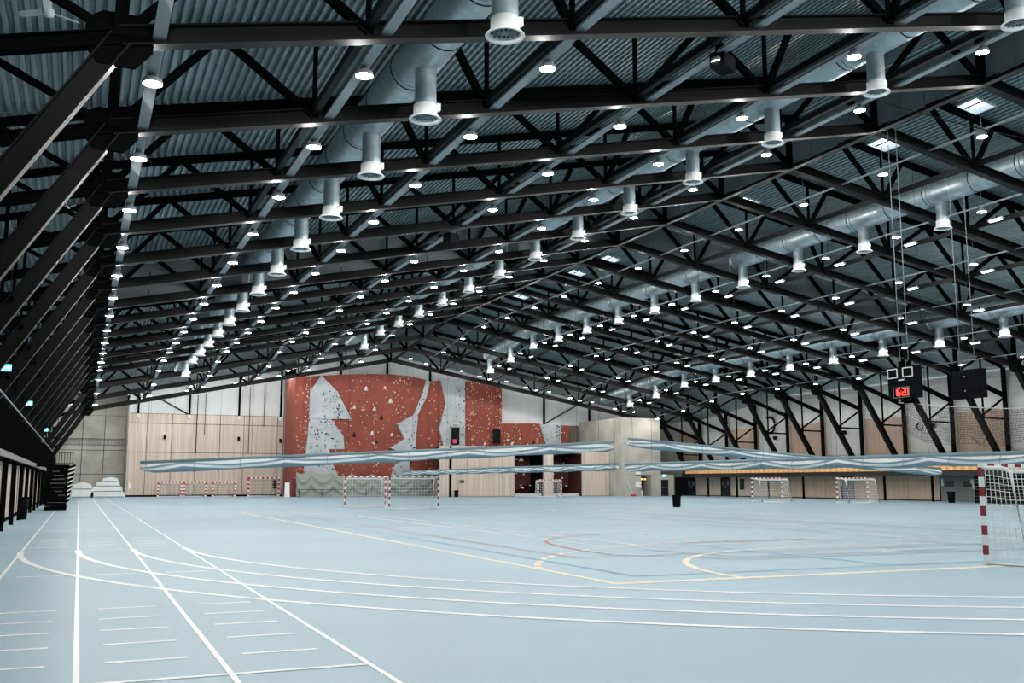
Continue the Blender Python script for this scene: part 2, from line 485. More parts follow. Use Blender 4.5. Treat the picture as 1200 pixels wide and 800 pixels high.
# concrete bay behind the run-out of the lanes
for i, (x0, x1) in enumerate(((-5.6, -2.6), (-2.6, 0.1), (0.1, 2.5), (2.5, 4.85))):
    for z0, z1 in ((0, 2.6), (2.6, 5.4), (5.4, 6.75), (6.75, 9.5)):
        mb = MB(); mb.box((x0 + 0.035, 128.1, z0 + 0.03), (x1 - 0.035, 128.5, z1 - 0.03)); mb.build('concrete_panel', M_CONC, wall_far)
    gable(x0 + 0.015, x1 - 0.015, 128.1, 9.51, 'concrete_panel', M_CONC, 0.4)
mb = MB(); mb.box((4.85, 122.06, 0), (5.0, 128.5, 11.3)); mb.build('concrete_return', M_CONC, wall_far)
mb = MB()
mb.box((-2.4, 127.95, 6.0), (4.84, 128.08, 6.05)); mb.box((-2.4, 127.95, 6.62), (4.84, 128.08, 6.66))
for i in range(30):
    mb.box((-2.4 + i * 0.245, 127.97, 6.05), (-2.36 + i * 0.245, 128.03, 6.62))
stuff(mb.build('wall_ladder_rail', M_METALG, wall_far))
# timber wall with white sheeting above
jx = [4.85, 6.86, 9.6, 12.3, 15.0, 17.74, 21.7, 22.4]
for x0, x1 in zip(jx, jx[1:]):
    for z0, z1 in ((0.18, 5.05), (5.05, 8.38), (8.38, 9.5)):
        mb = MB(); mb.box((x0 + 0.03, 122.0, z0 + 0.03), (x1 - 0.03, 122.08, z1 - 0.03)); mb.build('wood_panel', M_WOOD, wall_far)
mb = MB(); mb.box((4.85, 122.02, 0), (22.4, 122.09, 0.17)); mb.build('plinth', M_BLACK, wall_far)
gable(4.85, 22.4, 122.1, 0, 'wall_backing', M_DARK, 0.1)
wx = [4.85, 7.2, 9.8, 12.3, 15.0, 17.74, 20.2, 22.4]
for x0, x1 in zip(wx, wx[1:]):
    gable(x0 + 0.012, x1 - 0.012, 122.03, 9.52, 'white_panel', M_PANELW)
for x in (5.82, 11.44, 17.09, 22.0):
    mb = MB(); mb.beam((x, 121.9, 9.5), (x, 121.9, roof_under(x, 122) - 0.1), 0.22, 0.22, side=(0, 1, 0)); mb.build('wall_post', M_BLACK, wall_far)
    mb = MB(); mb.box((x - 0.17, 121.84, 9.02), (x + 0.17, 122.0, 9.45)); mb.build('post_base', M_PANELW, wall_far)
mb = MB(); mb.beam((8.34, 121.9, 11.1), (11.25, 121.9, 9.55), 0.12, 0.12, side=(0, 1, 0)); mb.build('wall_brace', M_BLACK, wall_far)
# wall above and beside the climbing wall
gable(22.4, X_WALL_R, 115.1, 0, 'wall_backing', M_PANELG, 0.1)
mb = MB(); mb.box((22.45, 115.1, 0), (22.6, 122.1, 14.2)); mb.build('wall_return', M_PANELG, wall_far)
wx = [22.45, 25, 27.6, 30.63, 33.2, 35.8, 38.4, 41, 43.6, 47.7, 51.8, 53.9, 56.6, 59.3, 62, 65]
for x0, x1 in zip(wx, wx[1:]):
    gable(x0 + 0.012, x1 - 0.012, 115.02, 8.86, 'white_panel', M_PANELW)
for x0, x1 in ((57.2, 59.1), (59.1, 61.0), (61.0, 63.0), (63.0, 65.0)):
    mb = MB(); mb.box((x0 + 0.012, 114.98, 0.2), (x1 - 0.012, 115.09, 8.84)); mb.build('wood_panel', M_WOODD, wall_far)
for x in (27.6, 33.2, 38.6, 47.7, 53.9, 60.4):
    mb = MB(); mb.beam((x, 114.85, 8.86 if x > 46 else 13.2), (x, 114.85, roof_under(x, 115) - 0.1), 0.22, 0.22, side=(0, 1, 0)); mb.build('wall_post', M_BLACK, wall_far)
mb = MB(); mb.beam((53.9, 114.85, 8.95), (58.4, 114.85, 11.4), 0.12, 0.12, side=(0, 1, 0)); mb.build('wall_brace', M_BLACK, wall_far)

# timber partition with two openings to the bouldering room
wall_partition = struct('wall_inner')
def part_box(x0, x1, y0, y1, z0, z1, name='wood_panel', m=M_WOOD):
    mb = MB(); mb.box((x0, y0, z0), (x1, y1, z1)); return mb.build(name, m, wall_partition)
for x0, x1 in ((37.2, 38.35), (38.65, 40.5), (40.5, 42.5), (42.5, 44.5), (44.5, 46.4)):
    part_box(x0 + 0.01, x1 - 0.01, 107.0, 107.2, 0.05, 3.35)
    part_box(x0 + 0.01, x1 - 0.01, 107.0, 107.2, 3.38, 5.75)
part_box(38.34, 38.66, 107.05, 107.2, 0, 5.7, 'shadow_gap', M_BLACK)
part_box(50.2, 51.4, 107.0, 107.4, 0.05, 5.3)
for x0, x1 in ((55.2, 57.0), (57.0, 58.9)):
    part_box(x0 + 0.01, x1 - 0.01, 107.0, 107.2, 0.05, 3.35)
    part_box(x0 + 0.01, x1 - 0.01, 107.0, 107.2, 3.38, 5.3)
part_box(46.4, 55.2, 107.0, 107.35, 5.05, 5.35, 'lintel_board', M_WOOD)
part_box(37.2, 58.9, 107.2, 113.9, 5.4, 5.5, 'roof_board', M_DARK)
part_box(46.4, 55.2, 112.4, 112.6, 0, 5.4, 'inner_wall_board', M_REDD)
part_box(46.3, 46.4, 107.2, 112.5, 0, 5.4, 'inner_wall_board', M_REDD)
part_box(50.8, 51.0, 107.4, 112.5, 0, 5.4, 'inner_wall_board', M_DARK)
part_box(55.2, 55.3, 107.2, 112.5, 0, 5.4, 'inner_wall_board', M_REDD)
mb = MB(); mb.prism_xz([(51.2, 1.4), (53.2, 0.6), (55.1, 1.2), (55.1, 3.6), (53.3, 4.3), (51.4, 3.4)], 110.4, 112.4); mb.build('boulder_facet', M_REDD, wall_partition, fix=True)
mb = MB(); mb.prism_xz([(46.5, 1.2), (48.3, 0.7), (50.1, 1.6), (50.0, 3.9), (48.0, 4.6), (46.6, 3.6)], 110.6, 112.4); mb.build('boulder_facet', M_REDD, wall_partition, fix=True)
for x0, x1 in ((46.5, 50.1), (51.5, 55.1)):
    part_box(x0, x1, 107.6, 112.2, 0.0, 0.32, 'landing_mat', M_PANELW)
hb = MB()
for k in range(46):
    x = random.choice((random.uniform(46.8, 50), random.uniform(51.4, 55))); z = random.uniform(0.9, 4.6)
    c = random.randrange(3); s_ = random.uniform(0.05, 0.11)
    hb.box((x - s_, 110.2, z - s_), (x + s_, 110.5, z + s_), c)
stuff(hb.build('climbing_hold', [M_HOLDS['blue'], M_HOLDS['white'], M_HOLDS['cream']], wall_partition))

# concrete stair tower in the corner
wall_tower = struct('wall_corner')
for x0, x1 in ((59.0, 62.75), (62.78, 64.3)):
    for z0, z1 in ((2.5, 6.0), (6.0, 9.3)):
        mb = MB(); mb.box((x0, 104.0, z0 + 0.012), (x1, 106.8, z1 - 0.012)); mb.build('concrete_panel', M_CONC2, wall_tower)
for x0, x1 in ((59.0, 61.55), (62.95, 64.3)):
    mb = MB(); mb.box((x0, 104.0, 0), (x1, 106.8, 2.49)); mb.build('concrete_panel', M_CONC2, wall_tower)
mb = MB(); mb.box((61.5, 106.0, 0), (63.0, 106.3, 2.49)); mb.build('niche_back', M_DARK, wall_tower)
mb = MB(); mb.box((64.3, 104.3, 0), (66.3, 106.8, 2.55)); mb.build('concrete_panel', M_CONC2, wall_tower)
mb = MB(); mb.box((58.95, 104.4, 0), (59.0, 114.9, 9.3)); mb.build('concrete_return', M_CONC2, wall_tower)

# ================================================================= THINGS
# ---------------------------------------------------------------- roof trusses
NL = [X_LEFT + (X_RIDGE - X_LEFT) * k / 6 for k in range(7)]
NR = [X_RIDGE + (X_RIGHT - X_RIDGE) * k / 6 for k in range(7)]
DUCTS = [(8.15, 0), (24.3, 1), (39.8, 2), (56.95, 3)]
T_MESH = []          # (name, mesh, is_column)
def tm(name, b, m, col=False): T_MESH.append((name, b.mesh(name, m), col))
def node(x, top=False): return (x, 0, chord_z(x) + (TOP if top else 0))
for a, c in ((X_LEFT, X_RIDGE), (X_RIDGE, X_RIGHT)):
    b = MB(); b.ibeam(node(a), node(c), 0.34, 0.42, 0.035); tm('bottom_chord', b, M_CHORD)
    b = MB(); b.ibeam(node(a, True), node(c, True), 0.26, 0.26, 0.03); tm('top_chord', b, M_BLACK)
for a, c in ((-5.3, X_LEFT), (X_RIGHT, 70.2)):
    b = MB(); b.ibeam(node(a), node(c), 0.30, 0.32, 0.03); tm('eaves_chord', b, M_BLACK)
    b = MB(); b.ibeam(node(a, True), node(c, True), 0.24, 0.24, 0.03); tm('top_chord', b, M_BLACK)
FIX_COUNT = len(T_MESH)
WEB = []
def web(name, p, q, w):
    WEB.append((name, p, q, w))
for NN in (NL, NR):
    for k in range(7):
        if not (NN is NR and k == 0):
            web('vertical', node(NN[k]), node(NN[k], True), 0.11 if 0 < k < 6 else 0.26)
    for k in range(6):
        a, c = NN[k], NN[k + 1]
        m_ = (a + c) / 2
        if any(a < d < c for d, _ in DUCTS):
            web('diagonal', node(a), node(a + (c - a) * 0.24, True), 0.19)
            web('diagonal', node(c), node(c - (c - a) * 0.24, True), 0.19)
        else:
            web('diagonal', node(a), node(m_, True), 0.19)
            web('diagonal', node(c), node(m_, True), 0.19)
# raking struts, wall columns and their bracing
def strut_parts():
    for sx, knee, foot, colx in ((-1, X_LEFT, -3.92, -5.3), (1, X_RIGHT, 69.2, 70.25)):
        kz = chord_z(knee)
        b = MB(); b.ibeam((knee, 0, kz - 0.05), (foot, 0, 3.75), 0.34, 0.44, 0.035)
        tm('raking_strut', b, M_CHORD)
        mx = (knee + foot) / 2; mz = (kz + 3.75) / 2 - 0.25
        web('brace', (mx + sx * 0.2, 0, mz), (colx, 0, mz - 0.05), 0.14)
        web('brace', (mx + sx * 0.2, 0, mz), (colx, 0, chord_z(colx) - 0.1), 0.14)
        web('brace', (knee, 0, kz), (colx - sx * 2.4, 0, chord_z(colx - sx * 2.4) + TOP), 0.16)
        xm = colx - sx * 2.55
        t = (xm - knee) / (foot - knee)
        web('vertical', (xm, 0, kz + (3.75 - kz) * t), (xm, 0, chord_z(xm) + TOP), 0.12)
        g = MB(); gz = kz
        g.prism_xz([(knee - 0.66, gz - 0.25), (knee - 0.4, gz - 0.6), (knee + 0.3, gz - 0.6), (knee + 0.62, gz - 0.22), (knee + 0.62, gz + 0.3), (knee + 0.35, gz + 0.5), (knee - 0.35, gz + 0.5), (knee - 0.66, gz + 0.3)], -0.05, 0.05)
        tm('gusset_plate', g, M_BLACK)
    return
strut_parts()
COLS = []
for colx, z0 in ((-5.3, 2.75), (70.25, 2.6)):
    L = chord_z(colx) + TOP - z0
    b = MB(); b.beam((0, 0, -L), (0, 0, 0), 0.30, 0.26, side=(0, 1, 0))
    COLS.append((colx, chord_z(colx) + TOP, L, b.mesh('wall_column', M_BLACK)))
WEB_MESH = []
joined = MB()
for name, p, q, w in WEB:
    b = MB(); b.beam(p, q, w, w, side=(0, 1, 0)); WEB_MESH.append((name, b.mesh(name, M_BLACK)))
    joined.beam(p, q, w, w, side=(0, 1, 0))
JOINED = joined.mesh('web_members', M_BLACK)
for n in range(16):
    y = truss_y(n); dz = -drop(y)
    lab = 'black steel roof truss with raking side struts, %s counted from the camera' % ORD[n]
    if n == 6:
        lab = 'black steel roof truss above the lifted cross curtain, seventh counted from the camera'
    if n == 15:
        lab = 'lowest black steel roof truss, just in front of the end wall above the climbing wall'
    t = thing('roof_truss', lab, 'roof truss', (0, y, dz), 0, 'roof trusses spanning the hall')
    for name, me, _ in T_MESH:
        put(name, me, t)
    if n <= 10:
        for name, me in WEB_MESH:
            put(name, me, t)
    else:
        stuff(put('web_members', JOINED, t))
    for cx, cz, L, me in COLS:
        o = put('wall_column', me, t, (cx, 0, cz))
        o.scale = (1, 1, (L + dz) / L)

# ---------------------------------------------------------------- longitudinal tie beams
YS = [y for y in [Y_NEAR + 0.2] + [truss_y(n) for n in range(-4, 16)]]
def run(x, dz, w, h, name, m, parent, y0=None, y1=None):
    b = MB()
    ys = [y for y in YS if (y0 is None or y >= y0 - 0.01) and (y1 is None or y <= y1 + 0.01)]
    if y0 is not None and ys[0] > y0: ys = [y0] + ys
    if y1 is not None and ys[-1] < y1: ys = ys + [y1]
    z = lambda y: chord_z(x) + dz - drop(y)
    vs = []; fs = []
    for i, y in enumerate(ys):
        for a, c in ((-1, -1), (1, -1), (1, 1), (-1, 1)):
            vs.append((x + a * w / 2, y, z(y) + c * h / 2))
    for i in range(len(ys) - 1):
        for k in range(4):
            k2 = (k + 1) % 4
            fs.append((i * 4 + k2, i * 4 + k, (i + 1) * 4 + k, (i + 1) * 4 + k2))
    e = (len(ys) - 1) * 4
    fs += [(0, 1, 2, 3), (e + 3, e + 2, e + 1, e)]
    b.add(vs, fs)
    return b.build(name, m, parent)
tie_x = NL[1:6] + NR[1:6]
for i, x in enumerate(tie_x):
    side = 'left' if i < 5 else 'right'
    k = i % 5 if i < 5 else i - 5
    ref = 'counted up from the knees of the raking struts' if i < 5 else 'counted down from the ridge'
    o = run(x, 0.14, 0.18, 0.22, 'tie_beam', M_CHORD, None, truss_y(-1))
    tag(o, 'black lengthwise tie beam on the %s roof slope, %s %s' % (side, ORD[k], ref), 'tie beam', 'lengthwise tie beams')
o = run(X_RIDGE, -0.16, 0.3, 0.14, 'tie_beam', M_CHORD, None, truss_y(-1))
tag(o, 'black lengthwise ridge beam under the grey smoke baffle', 'tie beam', 'lengthwise tie beams')

# ---------------------------------------------------------------- smoke baffles
rb = thing('smoke_baffle', 'grey sheet baffle hanging lengthwise under the roof ridge', 'smoke baffle', (0, 0, 0))
for n in range(-1, 15):
    for k in range(4):
        y0 = truss_y(n) + 0.2 + (BAY - 0.4) * k / 4; y1 = truss_y(n) + 0.2 + (BAY - 0.4) * (k + 1) / 4 - 0.03
        z0 = chord_z(X_RIDGE); d0, d1 = drop(y0), drop(y1)
        b = MB()
        x0, x1 = X_RIDGE - 0.03, X_RIDGE + 0.03
        b.add([(x0, y0, z0 + .05 - d0), (x1, y0, z0 + .05 - d0), (x1, y1, z0 + .05 - d1), (x0, y1, z0 + .05 - d1), (x0, y0, z0 + 1.95 - d0), (x1, y0, z0 + 1.95 - d0), (x1, y1, z0 + 1.95 - d1), (x0, y1, z0 + 1.95 - d1)],
              [(0, 3, 2, 1), (4, 5, 6, 7), (0, 1, 5, 4), (1, 2, 6, 5), (2, 3, 7, 6), (3, 0, 4, 7)])
        b.build('baffle_panel', M_BAFFLE, rb)
cb = thing('smoke_baffle', 'grey sheet baffle filling the roof truss above the lifted cross curtain', 'smoke baffle', (0, 0, 0))
yb = truss_y(6) + 0.22
for NN in (NL, NR):
    for k in range(6):
        for j in range(2):
            x0 = NN[k] + (NN[k + 1] - NN[k]) * j / 2 + 0.02; x1 = NN[k] + (NN[k + 1] - NN[k]) * (j + 1) / 2 - 0.02
            b = MB(); b.prism_xz([(x0, chord_z(x0) + .1), (x1, chord_z(x1) + .1), (x1, chord_z(x1) + 1.97), (x0, chord_z(x0) + 1.97)], yb, yb + 0.04)
            b.build('baffle_panel', M_BAFFLE, cb, fix=True)

# ---------------------------------------------------------------- skylights
for i, (x0, x1, y0, y1) in enumerate(SKYLIGHTS):
    z = lambda x: chord_z(x) + DECK
    dd = drop((y0 + y1) / 2)
    t = thing('skylight', 'bright roof window beside the ridge, %s of six from the camera' % ORD[i], 'skylight', (x0, y0, z(x0) - dd), 0, 'skylights along the ridge')
    b = MB()
    for a, c in (((x0, y0), (x1, y0)), ((x1, y0), (x1, y1)), ((x1, y1), (x0, y1)), ((x0, y1), (x0, y0))):
        b.beam((a[0] - x0, a[1] - y0, z(a[0]) - z(x0) + 0.12), (c[0] - x0, c[1] - y0, z(c[0]) - z(x0) + 0.12), 0.07, 0.32)
    b.build('curb_frame', M_WHITE, t)
    b = MB()
    b.add([(0, 0, 0.2), (x1 - x0, 0, z(x1) - z(x0) + 0.2), (x1 - x0, y1 - y0, z(x1) - z(x0) + 0.2), (0, y1 - y0, 0.2)] + [(0, 0, 0.215), (x1 - x0, 0, z(x1) - z(x0) + 0.215), (x1 - x0, y1 - y0, z(x1) - z(x0) + 0.215), (0, y1 - y0, 0.215)],
          [(0, 3, 2, 1), (4, 5, 6, 7), (0, 1, 5, 4), (1, 2, 6, 5), (2, 3, 7, 6), (3, 0, 4, 7)])
    b.build('pane', M_PANE, t)
    b = MB(); b.beam((0.6, 0, z(x0 + .6) - z(x0) + 0.1), (0.6, y1 - y0, z(x0 + .6) - z(x0) + 0.1), 0.04, 0.06); b.build('glazing_bar', M_BLACK, t)

# ---------------------------------------------------------------- ventilation ducts and air nozzles
DUCT_R, DUCT_DZ = 0.60, 1.34
duct_words = ('lower left roof slope', 'upper left roof slope next to the ridge', 'upper right roof slope next to the ridge', 'lower right roof slope')
duct_end = (97.5, 97.5, 99.0, 104.2)
for (x, i) in DUCTS:
    t = thing('ventilation_duct', 'large round spiral steel duct along the %s' % duct_words[i], 'duct', (x, 0, 0), 0, 'ventilation ducts')
    z = lambda y: chord_z(x) + DUCT_DZ - drop(y)
    for n in range(-3, 16):
        y0 = truss_y(n) + 0.02; y1 = min(truss_y(n + 1), duct_end[i])
        if y1 - y0 < 0.5:
            continue
        b = MB()
        pts, rs = [], []
        steps = int((y1 - y0) / 0.075) if n < 6 else int((y1 - y0) / 0.3)
        for k in range(steps + 1):
            yy = y0 + (y1 - y0) * k / steps
            pts.append((0, yy, z(yy))); rs.append(DUCT_R + (0.020 if k % 2 else 0))
        b.tube(pts, rs, 24)
        b.build('duct_section', M_GALV, t)
        for yy in (y0 + 0.2, y0 + 2.9):
            if yy < duct_end[i] - 0.2:
                b = MB(); b.tube([(0, yy, z(yy)), (0, yy + 0.035, z(yy))], DUCT_R + 0.024, 24); b.build('joint_collar', M_BLACK if n < 9 else M_DARK, t)
# nozzle prototype: origin at the mouth
noz = put('air_nozzle', None)
b = MB(); b.lathe([(0.295, 0.36), (0.30, 0.62), (0.295, 0.64), (0.295, 1.42)], n=18); noz_tube = b.build('tube', M_GALV, noz)
b = MB(); b.lathe([(0.44, 0.0), (0.445, 0.02), (0.36, 0.10), (0.325, 0.14), (0.325, 0.40), (0.30, 0.42)], n=20); b.build('skirt', M_WHITE, noz)
b = MB()
b.lathe([(0.37, 0.01), (0.445, 0.0)], n=20); b.lathe([(0.33, 0.12), (0.37, 0.01)], n=20)
b.build('mouth_ring', M_WHITE, noz)
b = MB()
b.lathe([(0.0, 0.10), (0.34, 0.11)], n=20, mi=1)
for k in range(6):
    a = math.pi * k / 6
    b.beam((-0.32 * math.cos(a), -0.32 * math.sin(a), 0.08), (0.32 * math.cos(a), 0.32 * math.sin(a), 0.08), 0.02, 0.05)
stuff(b.build('swirl_vanes', [M_TRAY, M_DARK], noz))
b = MB(); b.box((0.31, -0.07, 0.3), (0.42, 0.07, 0.5)); b.build('actuator', M_WHITE, noz)
first = True
duct_short = ('lower left duct', 'upper left duct', 'upper right duct', 'lower right duct')
for (x, i) in DUCTS:
    cnt = 0
    for n in range(-1, 15):
        y = truss_y(n) + (0.80 if i < 2 else 0.92) * BAY
        if y > duct_end[i] - 0.5:
            continue
        p = (x, y, chord_z(x) - 0.62 - drop(y))
        if not in_frame((p[0], p[1], p[2] + 0.2), 14):
            continue
        o = noz if first else copy_tree(noz)
        first = False
        o.location = p
        tag(o, 'round air nozzle hanging from the %s, %s from the camera' % (duct_short[i], ORD[cnt]), 'air nozzle', 'air nozzles under the %s' % duct_short[i])
        cnt += 1

# ---------------------------------------------------------------- cable trays, high bay lamps and tilted floodlights
ROWS_L = (1.0, 5.73, 10.58, 15.9, 20.85, 26.25)
ROWS_R = (33.7, 39.87, 45.45, 51.0, 56.8, 62.5)
for i, x in enumerate(ROWS_L):
    o = run(x, -0.06, 0.26, 0.07, 'cable_tray', M_TRAY, None, truss_y(-1) + 0.5, truss_y(14) + 3)
    tag(o, 'pale steel cable tray over the %s lamp row of the left roof slope' % ORD[i], 'cable tray', 'cable trays')
for i, x in enumerate(ROWS_R):
    o = run(x, -0.02, 0.07, 0.07, 'cable_conduit', M_TRAY, None, truss_y(-1) + 0.5, truss_y(14) + 3)
    tag(o, 'thin pale conduit carrying the %s lamp row of the right roof slope' % ORD[i], 'conduit', 'conduits')
light_d = bpy.data.lights.new('high_bay_light', 'POINT')
light_d.shadow_soft_size = 0.015; light_d.energy = LAMP_WATTS; light_d.color = LAMP_COLOR
lamp = put('high_bay_lamp', None)
b = MB(); b.lathe([(0.215, 0.0), (0.22, 0.05), (0.19, 0.12), (0.10, 0.16), (0.09, 0.27)], n=16, cap_top=True); b.build('housing', M_TRAY, lamp)
b = MB(); b.lathe([(0.0, -0.012), (0.12, -0.01), (0.205, 0.005)], n=16); b.build('lens', M_LENS, lamp)
lo = bpy.data.objects.new('high_bay_light', light_d); COL.objects.link(lo); lo.parent = lamp; lo.location = (0, 0, -0.03)
hang_l = MB(); hang_l.box((-0.02, -0.02, 0.20), (0.02, 0.02, 0.25)); HL = hang_l.mesh('bracket', M_TRAY)
hang_r = MB(); hang_r.tube([(0, 0, 0.26), (0, 0, 2.80)], 0.011, 5); HR = hang_r.mesh('suspension_rod', M_TRAY)
firstl = True
for rows, side, frac in ((ROWS_L, 'left', 0.32), (ROWS_R, 'right', 0.5)):
    for i, x in enumerate(rows):
        cv = co = 0
        for n in range(-4, 19 if x < 2 else 18 if x < 24 else 16):
            y = truss_y(n) + frac * BAY
            p = (x, y, chord_z(x) - drop(y) + (-0.32 if n < 15 else 1.15))  # past the last truss the lamps are added to brighten the end wall
            o = lamp if firstl else copy_tree(lamp)
            if firstl:
                base_kids = None
            firstl = False
            o.location = p
            vis = in_frame(p)
            if vis:
                lab = 'glowing round lamp, %s from the camera in the %s row of the %s roof slope' % (ORD[cv], ORD[i], side); cv += 1
            else:
                lab = 'round lamp outside the view, %s in the %s row of the %s roof slope' % (ORD[co], ORD[i], side); co += 1
            tag(o, lab, 'lamp', 'high bay lamps under the %s roof slope' % side)
            o['row_side'] = side
lamps = [o for o in COL.objects if o.get('row_side')]
for o in lamps:
    side = o['row_side']
    k = put('bracket' if side == 'left' else 'suspension_rod', HL if side == 'left' else HR, o)
    if o.location.y > truss_y(15):
        k.scale = (1, 1, 0.42) if side == 'right' else (1, 1, 4.6)
        k.location.z = 0.12 if side == 'right' else -0.72
    del o['row_side']
# tilted floodlights on the right slope's tie beams
slope = math.atan2(NR[0] - NR[0] + chord_z(NR[0]) - chord_z(NR[6]), NR[6] - NR[0])
fl = put('floodlight', None)
b = MB(); b.box((-0.09, -0.42, 0.0), (0.09, 0.42, 0.09)); b.build('housing', M_TRAY, fl)
b = MB(); b.box((-0.055, -0.36, -0.012), (0.055, 0.36, -0.001)); b.build('lens', M_LENS2, fl)
b = MB(); b.box((-0.02, -0.03, 0.09), (0.02, 0.03, 0.26)); b.build('bracket', M_BLACK, fl)
ff = True
for i, x in enumerate((41.2, 46.9, 52.4, 58.25)):
    cnt = 0
    for n in range(0, 15):
        y = truss_y(n) + 0.56 * BAY
        p = (x, y, chord_z(x) - 0.28 - drop(y))
        if not in_frame(p, -2):
            continue
        o = fl if ff else copy_tree(fl)
        ff = False
        o.location = p
        o.rotation_euler = (0, math.radians(12), 0)
        tag(o, 'long flat lamp, %s from the camera in the %s such row below the ridge' % (ORD[cnt], ORD[i]), 'lamp', 'flat lamps on the right roof slope')
        cnt += 1

# ---------------------------------------------------------------- ceiling fans, loudspeakers
def fan(p, label, rot):
    t = thing('ceiling_fan', label, 'fan', p, rot)
    b = MB(); b.lathe([(0.0, -0.1), (0.11, -0.08), (0.13, 0.02), (0.08, 0.1), (0.03, 0.14)], n=14); b.build('motor', M_WHITE, t)
    b = MB(); b.tube([(0, 0, 0.12), (0, 0, 1.0)], 0.02, 6); b.build('drop_rod', M_WHITE, t)
    for k in range(3):
        a = 2 * math.pi * k / 3
        b = MB()
        d = Vector((math.cos(a), math.sin(a), 0)); s_ = Vector((-math.sin(a), math.cos(a), 0))
        vs = []
        for r, w in ((0.1, 0.06), (0.3, 0.085), (0.6, 0.075), (0.68, 0.04)):
            for q, zz in ((-1, -0.02), (1, 0.025)):
                vs.append(d * r + s_ * (w * q) + Vector((0, 0, zz)))
        vs2 = [v + Vector((0, 0, 0.012)) for v in vs]
        m_ = len(vs)
        fs = []
        for j in range(3):
            q = j * 2
            fs.append((q, q + 1, q + 3, q + 2)); fs.append((m_ + q + 2, m_ + q + 3, m_ + q + 1, m_ + q))
            fs.append((q, q + 2, m_ + q + 2, m_ + q)); fs.append((q + 3, q + 1, m_ + q + 1, m_ + q + 3))
        fs += [(1, 0, m_, m_ + 1), (6, 7, m_ + 7, m_ + 6)]
        b.add(vs + vs2, fs); b.build('blade', M_WHITE, t)
fan((-1.15, 22.3, 11.6), 'white three-bladed ceiling fan just in front of the second roof truss', 0.5)
fan((-0.98, 38.6, 11.5), 'small white ceiling fan half hidden behind the raking struts', 1.0)
for p, lab in (((16.1, 22.3, 13.45), 'black box loudspeaker beside a lamp in front of the second roof truss'),
               ((16.0, 44.6, 13.4), 'black box loudspeaker under the middle of the left roof slope'),
               ((49.9, 48.8, 13.1), 'black box loudspeaker under the right roof slope')):
    t = thing('loudspeaker', lab, 'loudspeaker', p, 0.5)
    b = MB(); b.box((-0.36, -0.22, -0.22), (0.36, 0.22, 0.22)); b.build('cabinet', M_BIN, t)
    b = MB(); b.box((-0.33, -0.235, -0.19), (0.33, -0.22, 0.19)); b.build('grille', M_DARK, t)
    b = MB(); b.beam((-0.38, 0, 0), (-0.38, 0, 0.45), 0.04, 0.04); b.beam((0.38, 0, 0), (0.38, 0, 0.45), 0.04, 0.04); b.beam((-0.4, 0, 0.45), (0.4, 0, 0.45), 0.05, 0.05)
    b.build('yoke', M_BLACK, t)

# ---------------------------------------------------------------- gallery on the left
gal = thing('spectator_gallery', 'long black gallery with ribbed balustrade on posts along the lanes', 'gallery', (-2.4, 0, 0))
GX = 0.0
b = MB(); b.box((-3.2, Y_NEAR + 0.2, 2.52), (-0.06, 116, 2.72)); b.build('floor_slab', M_DARK, gal)
b = MB(); b.box((-0.06, Y_NEAR + 0.2, 2.55), (0.03, 116, 2.76)); b.build('edge_strip', M_METALG, gal)
b = MB(); b.tube([(0.0, Y_NEAR + 0.4, 4.5), (0.0, 116, 4.5)], 0.03, 8); b.build('handrail', M_TRAY, gal)
pan = MB()
prof = []
for k in range(12):
    y0 = k * 0.2333
    prof += [(0.0, y0), (0.0, y0 + 0.11), (-0.035, y0 + 0.13), (-0.035, y0 + 0.215)]
prof.append((0.0, 2.77))
vs = [(x, y, z) for z in (2.8, 4.22) for x, y in prof]
m_ = len(prof)
pan.add(vs, [(i, i + 1, m_ + i + 1, m_ + i) for i in range(m_ - 1)])
pan.box((-0.06, 0.0, 4.2), (0.02, 2.77, 4.26)); pan.box((-0.05, -0.02, 2.76), (-0.01, 0.02, 4.48))
PAN = pan.mesh('balustrade_panel', M_BLACK)
y = 0.0
while y < 113.5:
    put('balustrade_panel', PAN, gal, (0, y, 0)); y += 2.8
y = 5.6
while y < 115:
    b = MB(); b.box((-0.08, y - 0.09, 0), (0.08, y + 0.09, 2.52)); b.build('post', M_BLACK, gal); y += 5.6

# black flight of stairs at the end of the lanes
st = thing('staircase', 'black steel staircase with pale step edges beside the lanes', 'staircase', (-1.2, 66, 0))
for k in range(13):
    z = 2.72 - k * 0.205; y0 = 0.05 + k * 0.30
    b = MB(); b.box((-0.55, y0, z - 0.05), (0.58, y0 + 0.30, z)); o = b.build('tread', M_BLACK, st)
    b = MB(); b.box((0.585, y0 + 0.02, z - 0.075), (0.63, y0 + 0.28, z + 0.02)); b.build('step_edge', M_OFF, o)
    b = MB(); b.box((-0.5, y0 - 0.02, z - 0.2), (0.52, y0 + 0.0, z - 0.06)); b.build('riser', M_DARK, st)
for sx in (-0.58, 0.54):
    b = MB(); b.beam((sx, 0.0, 2.55), (sx, 3.95, -0.02 + 0.1), 0.05, 0.3, side=(1, 0, 0)); b.build('stringer', M_BLACK, st)
for k in range(11):
    b = MB(); b.box((-0.62, -0.06, 0.02 + k * 0.235), (0.58, 0.0, 0.02 + k * 0.235 + 0.215)); b.build('front_board', M_BLACK, st)
for k, (x0, x1) in enumerate(((-0.3, 0.1), (-0.2, 0.35), (-0.3, 0.4), (-0.35, 0.45), (-0.3, 0.4), (-0.1, 0.3), (0.1, 0.5))):
    b = MB(); b.box((x0, -0.08, 2.3 - k * 0.235), (x1, -0.061, 2.33 - k * 0.235)); b.build('step_edge', M_METALG, st)
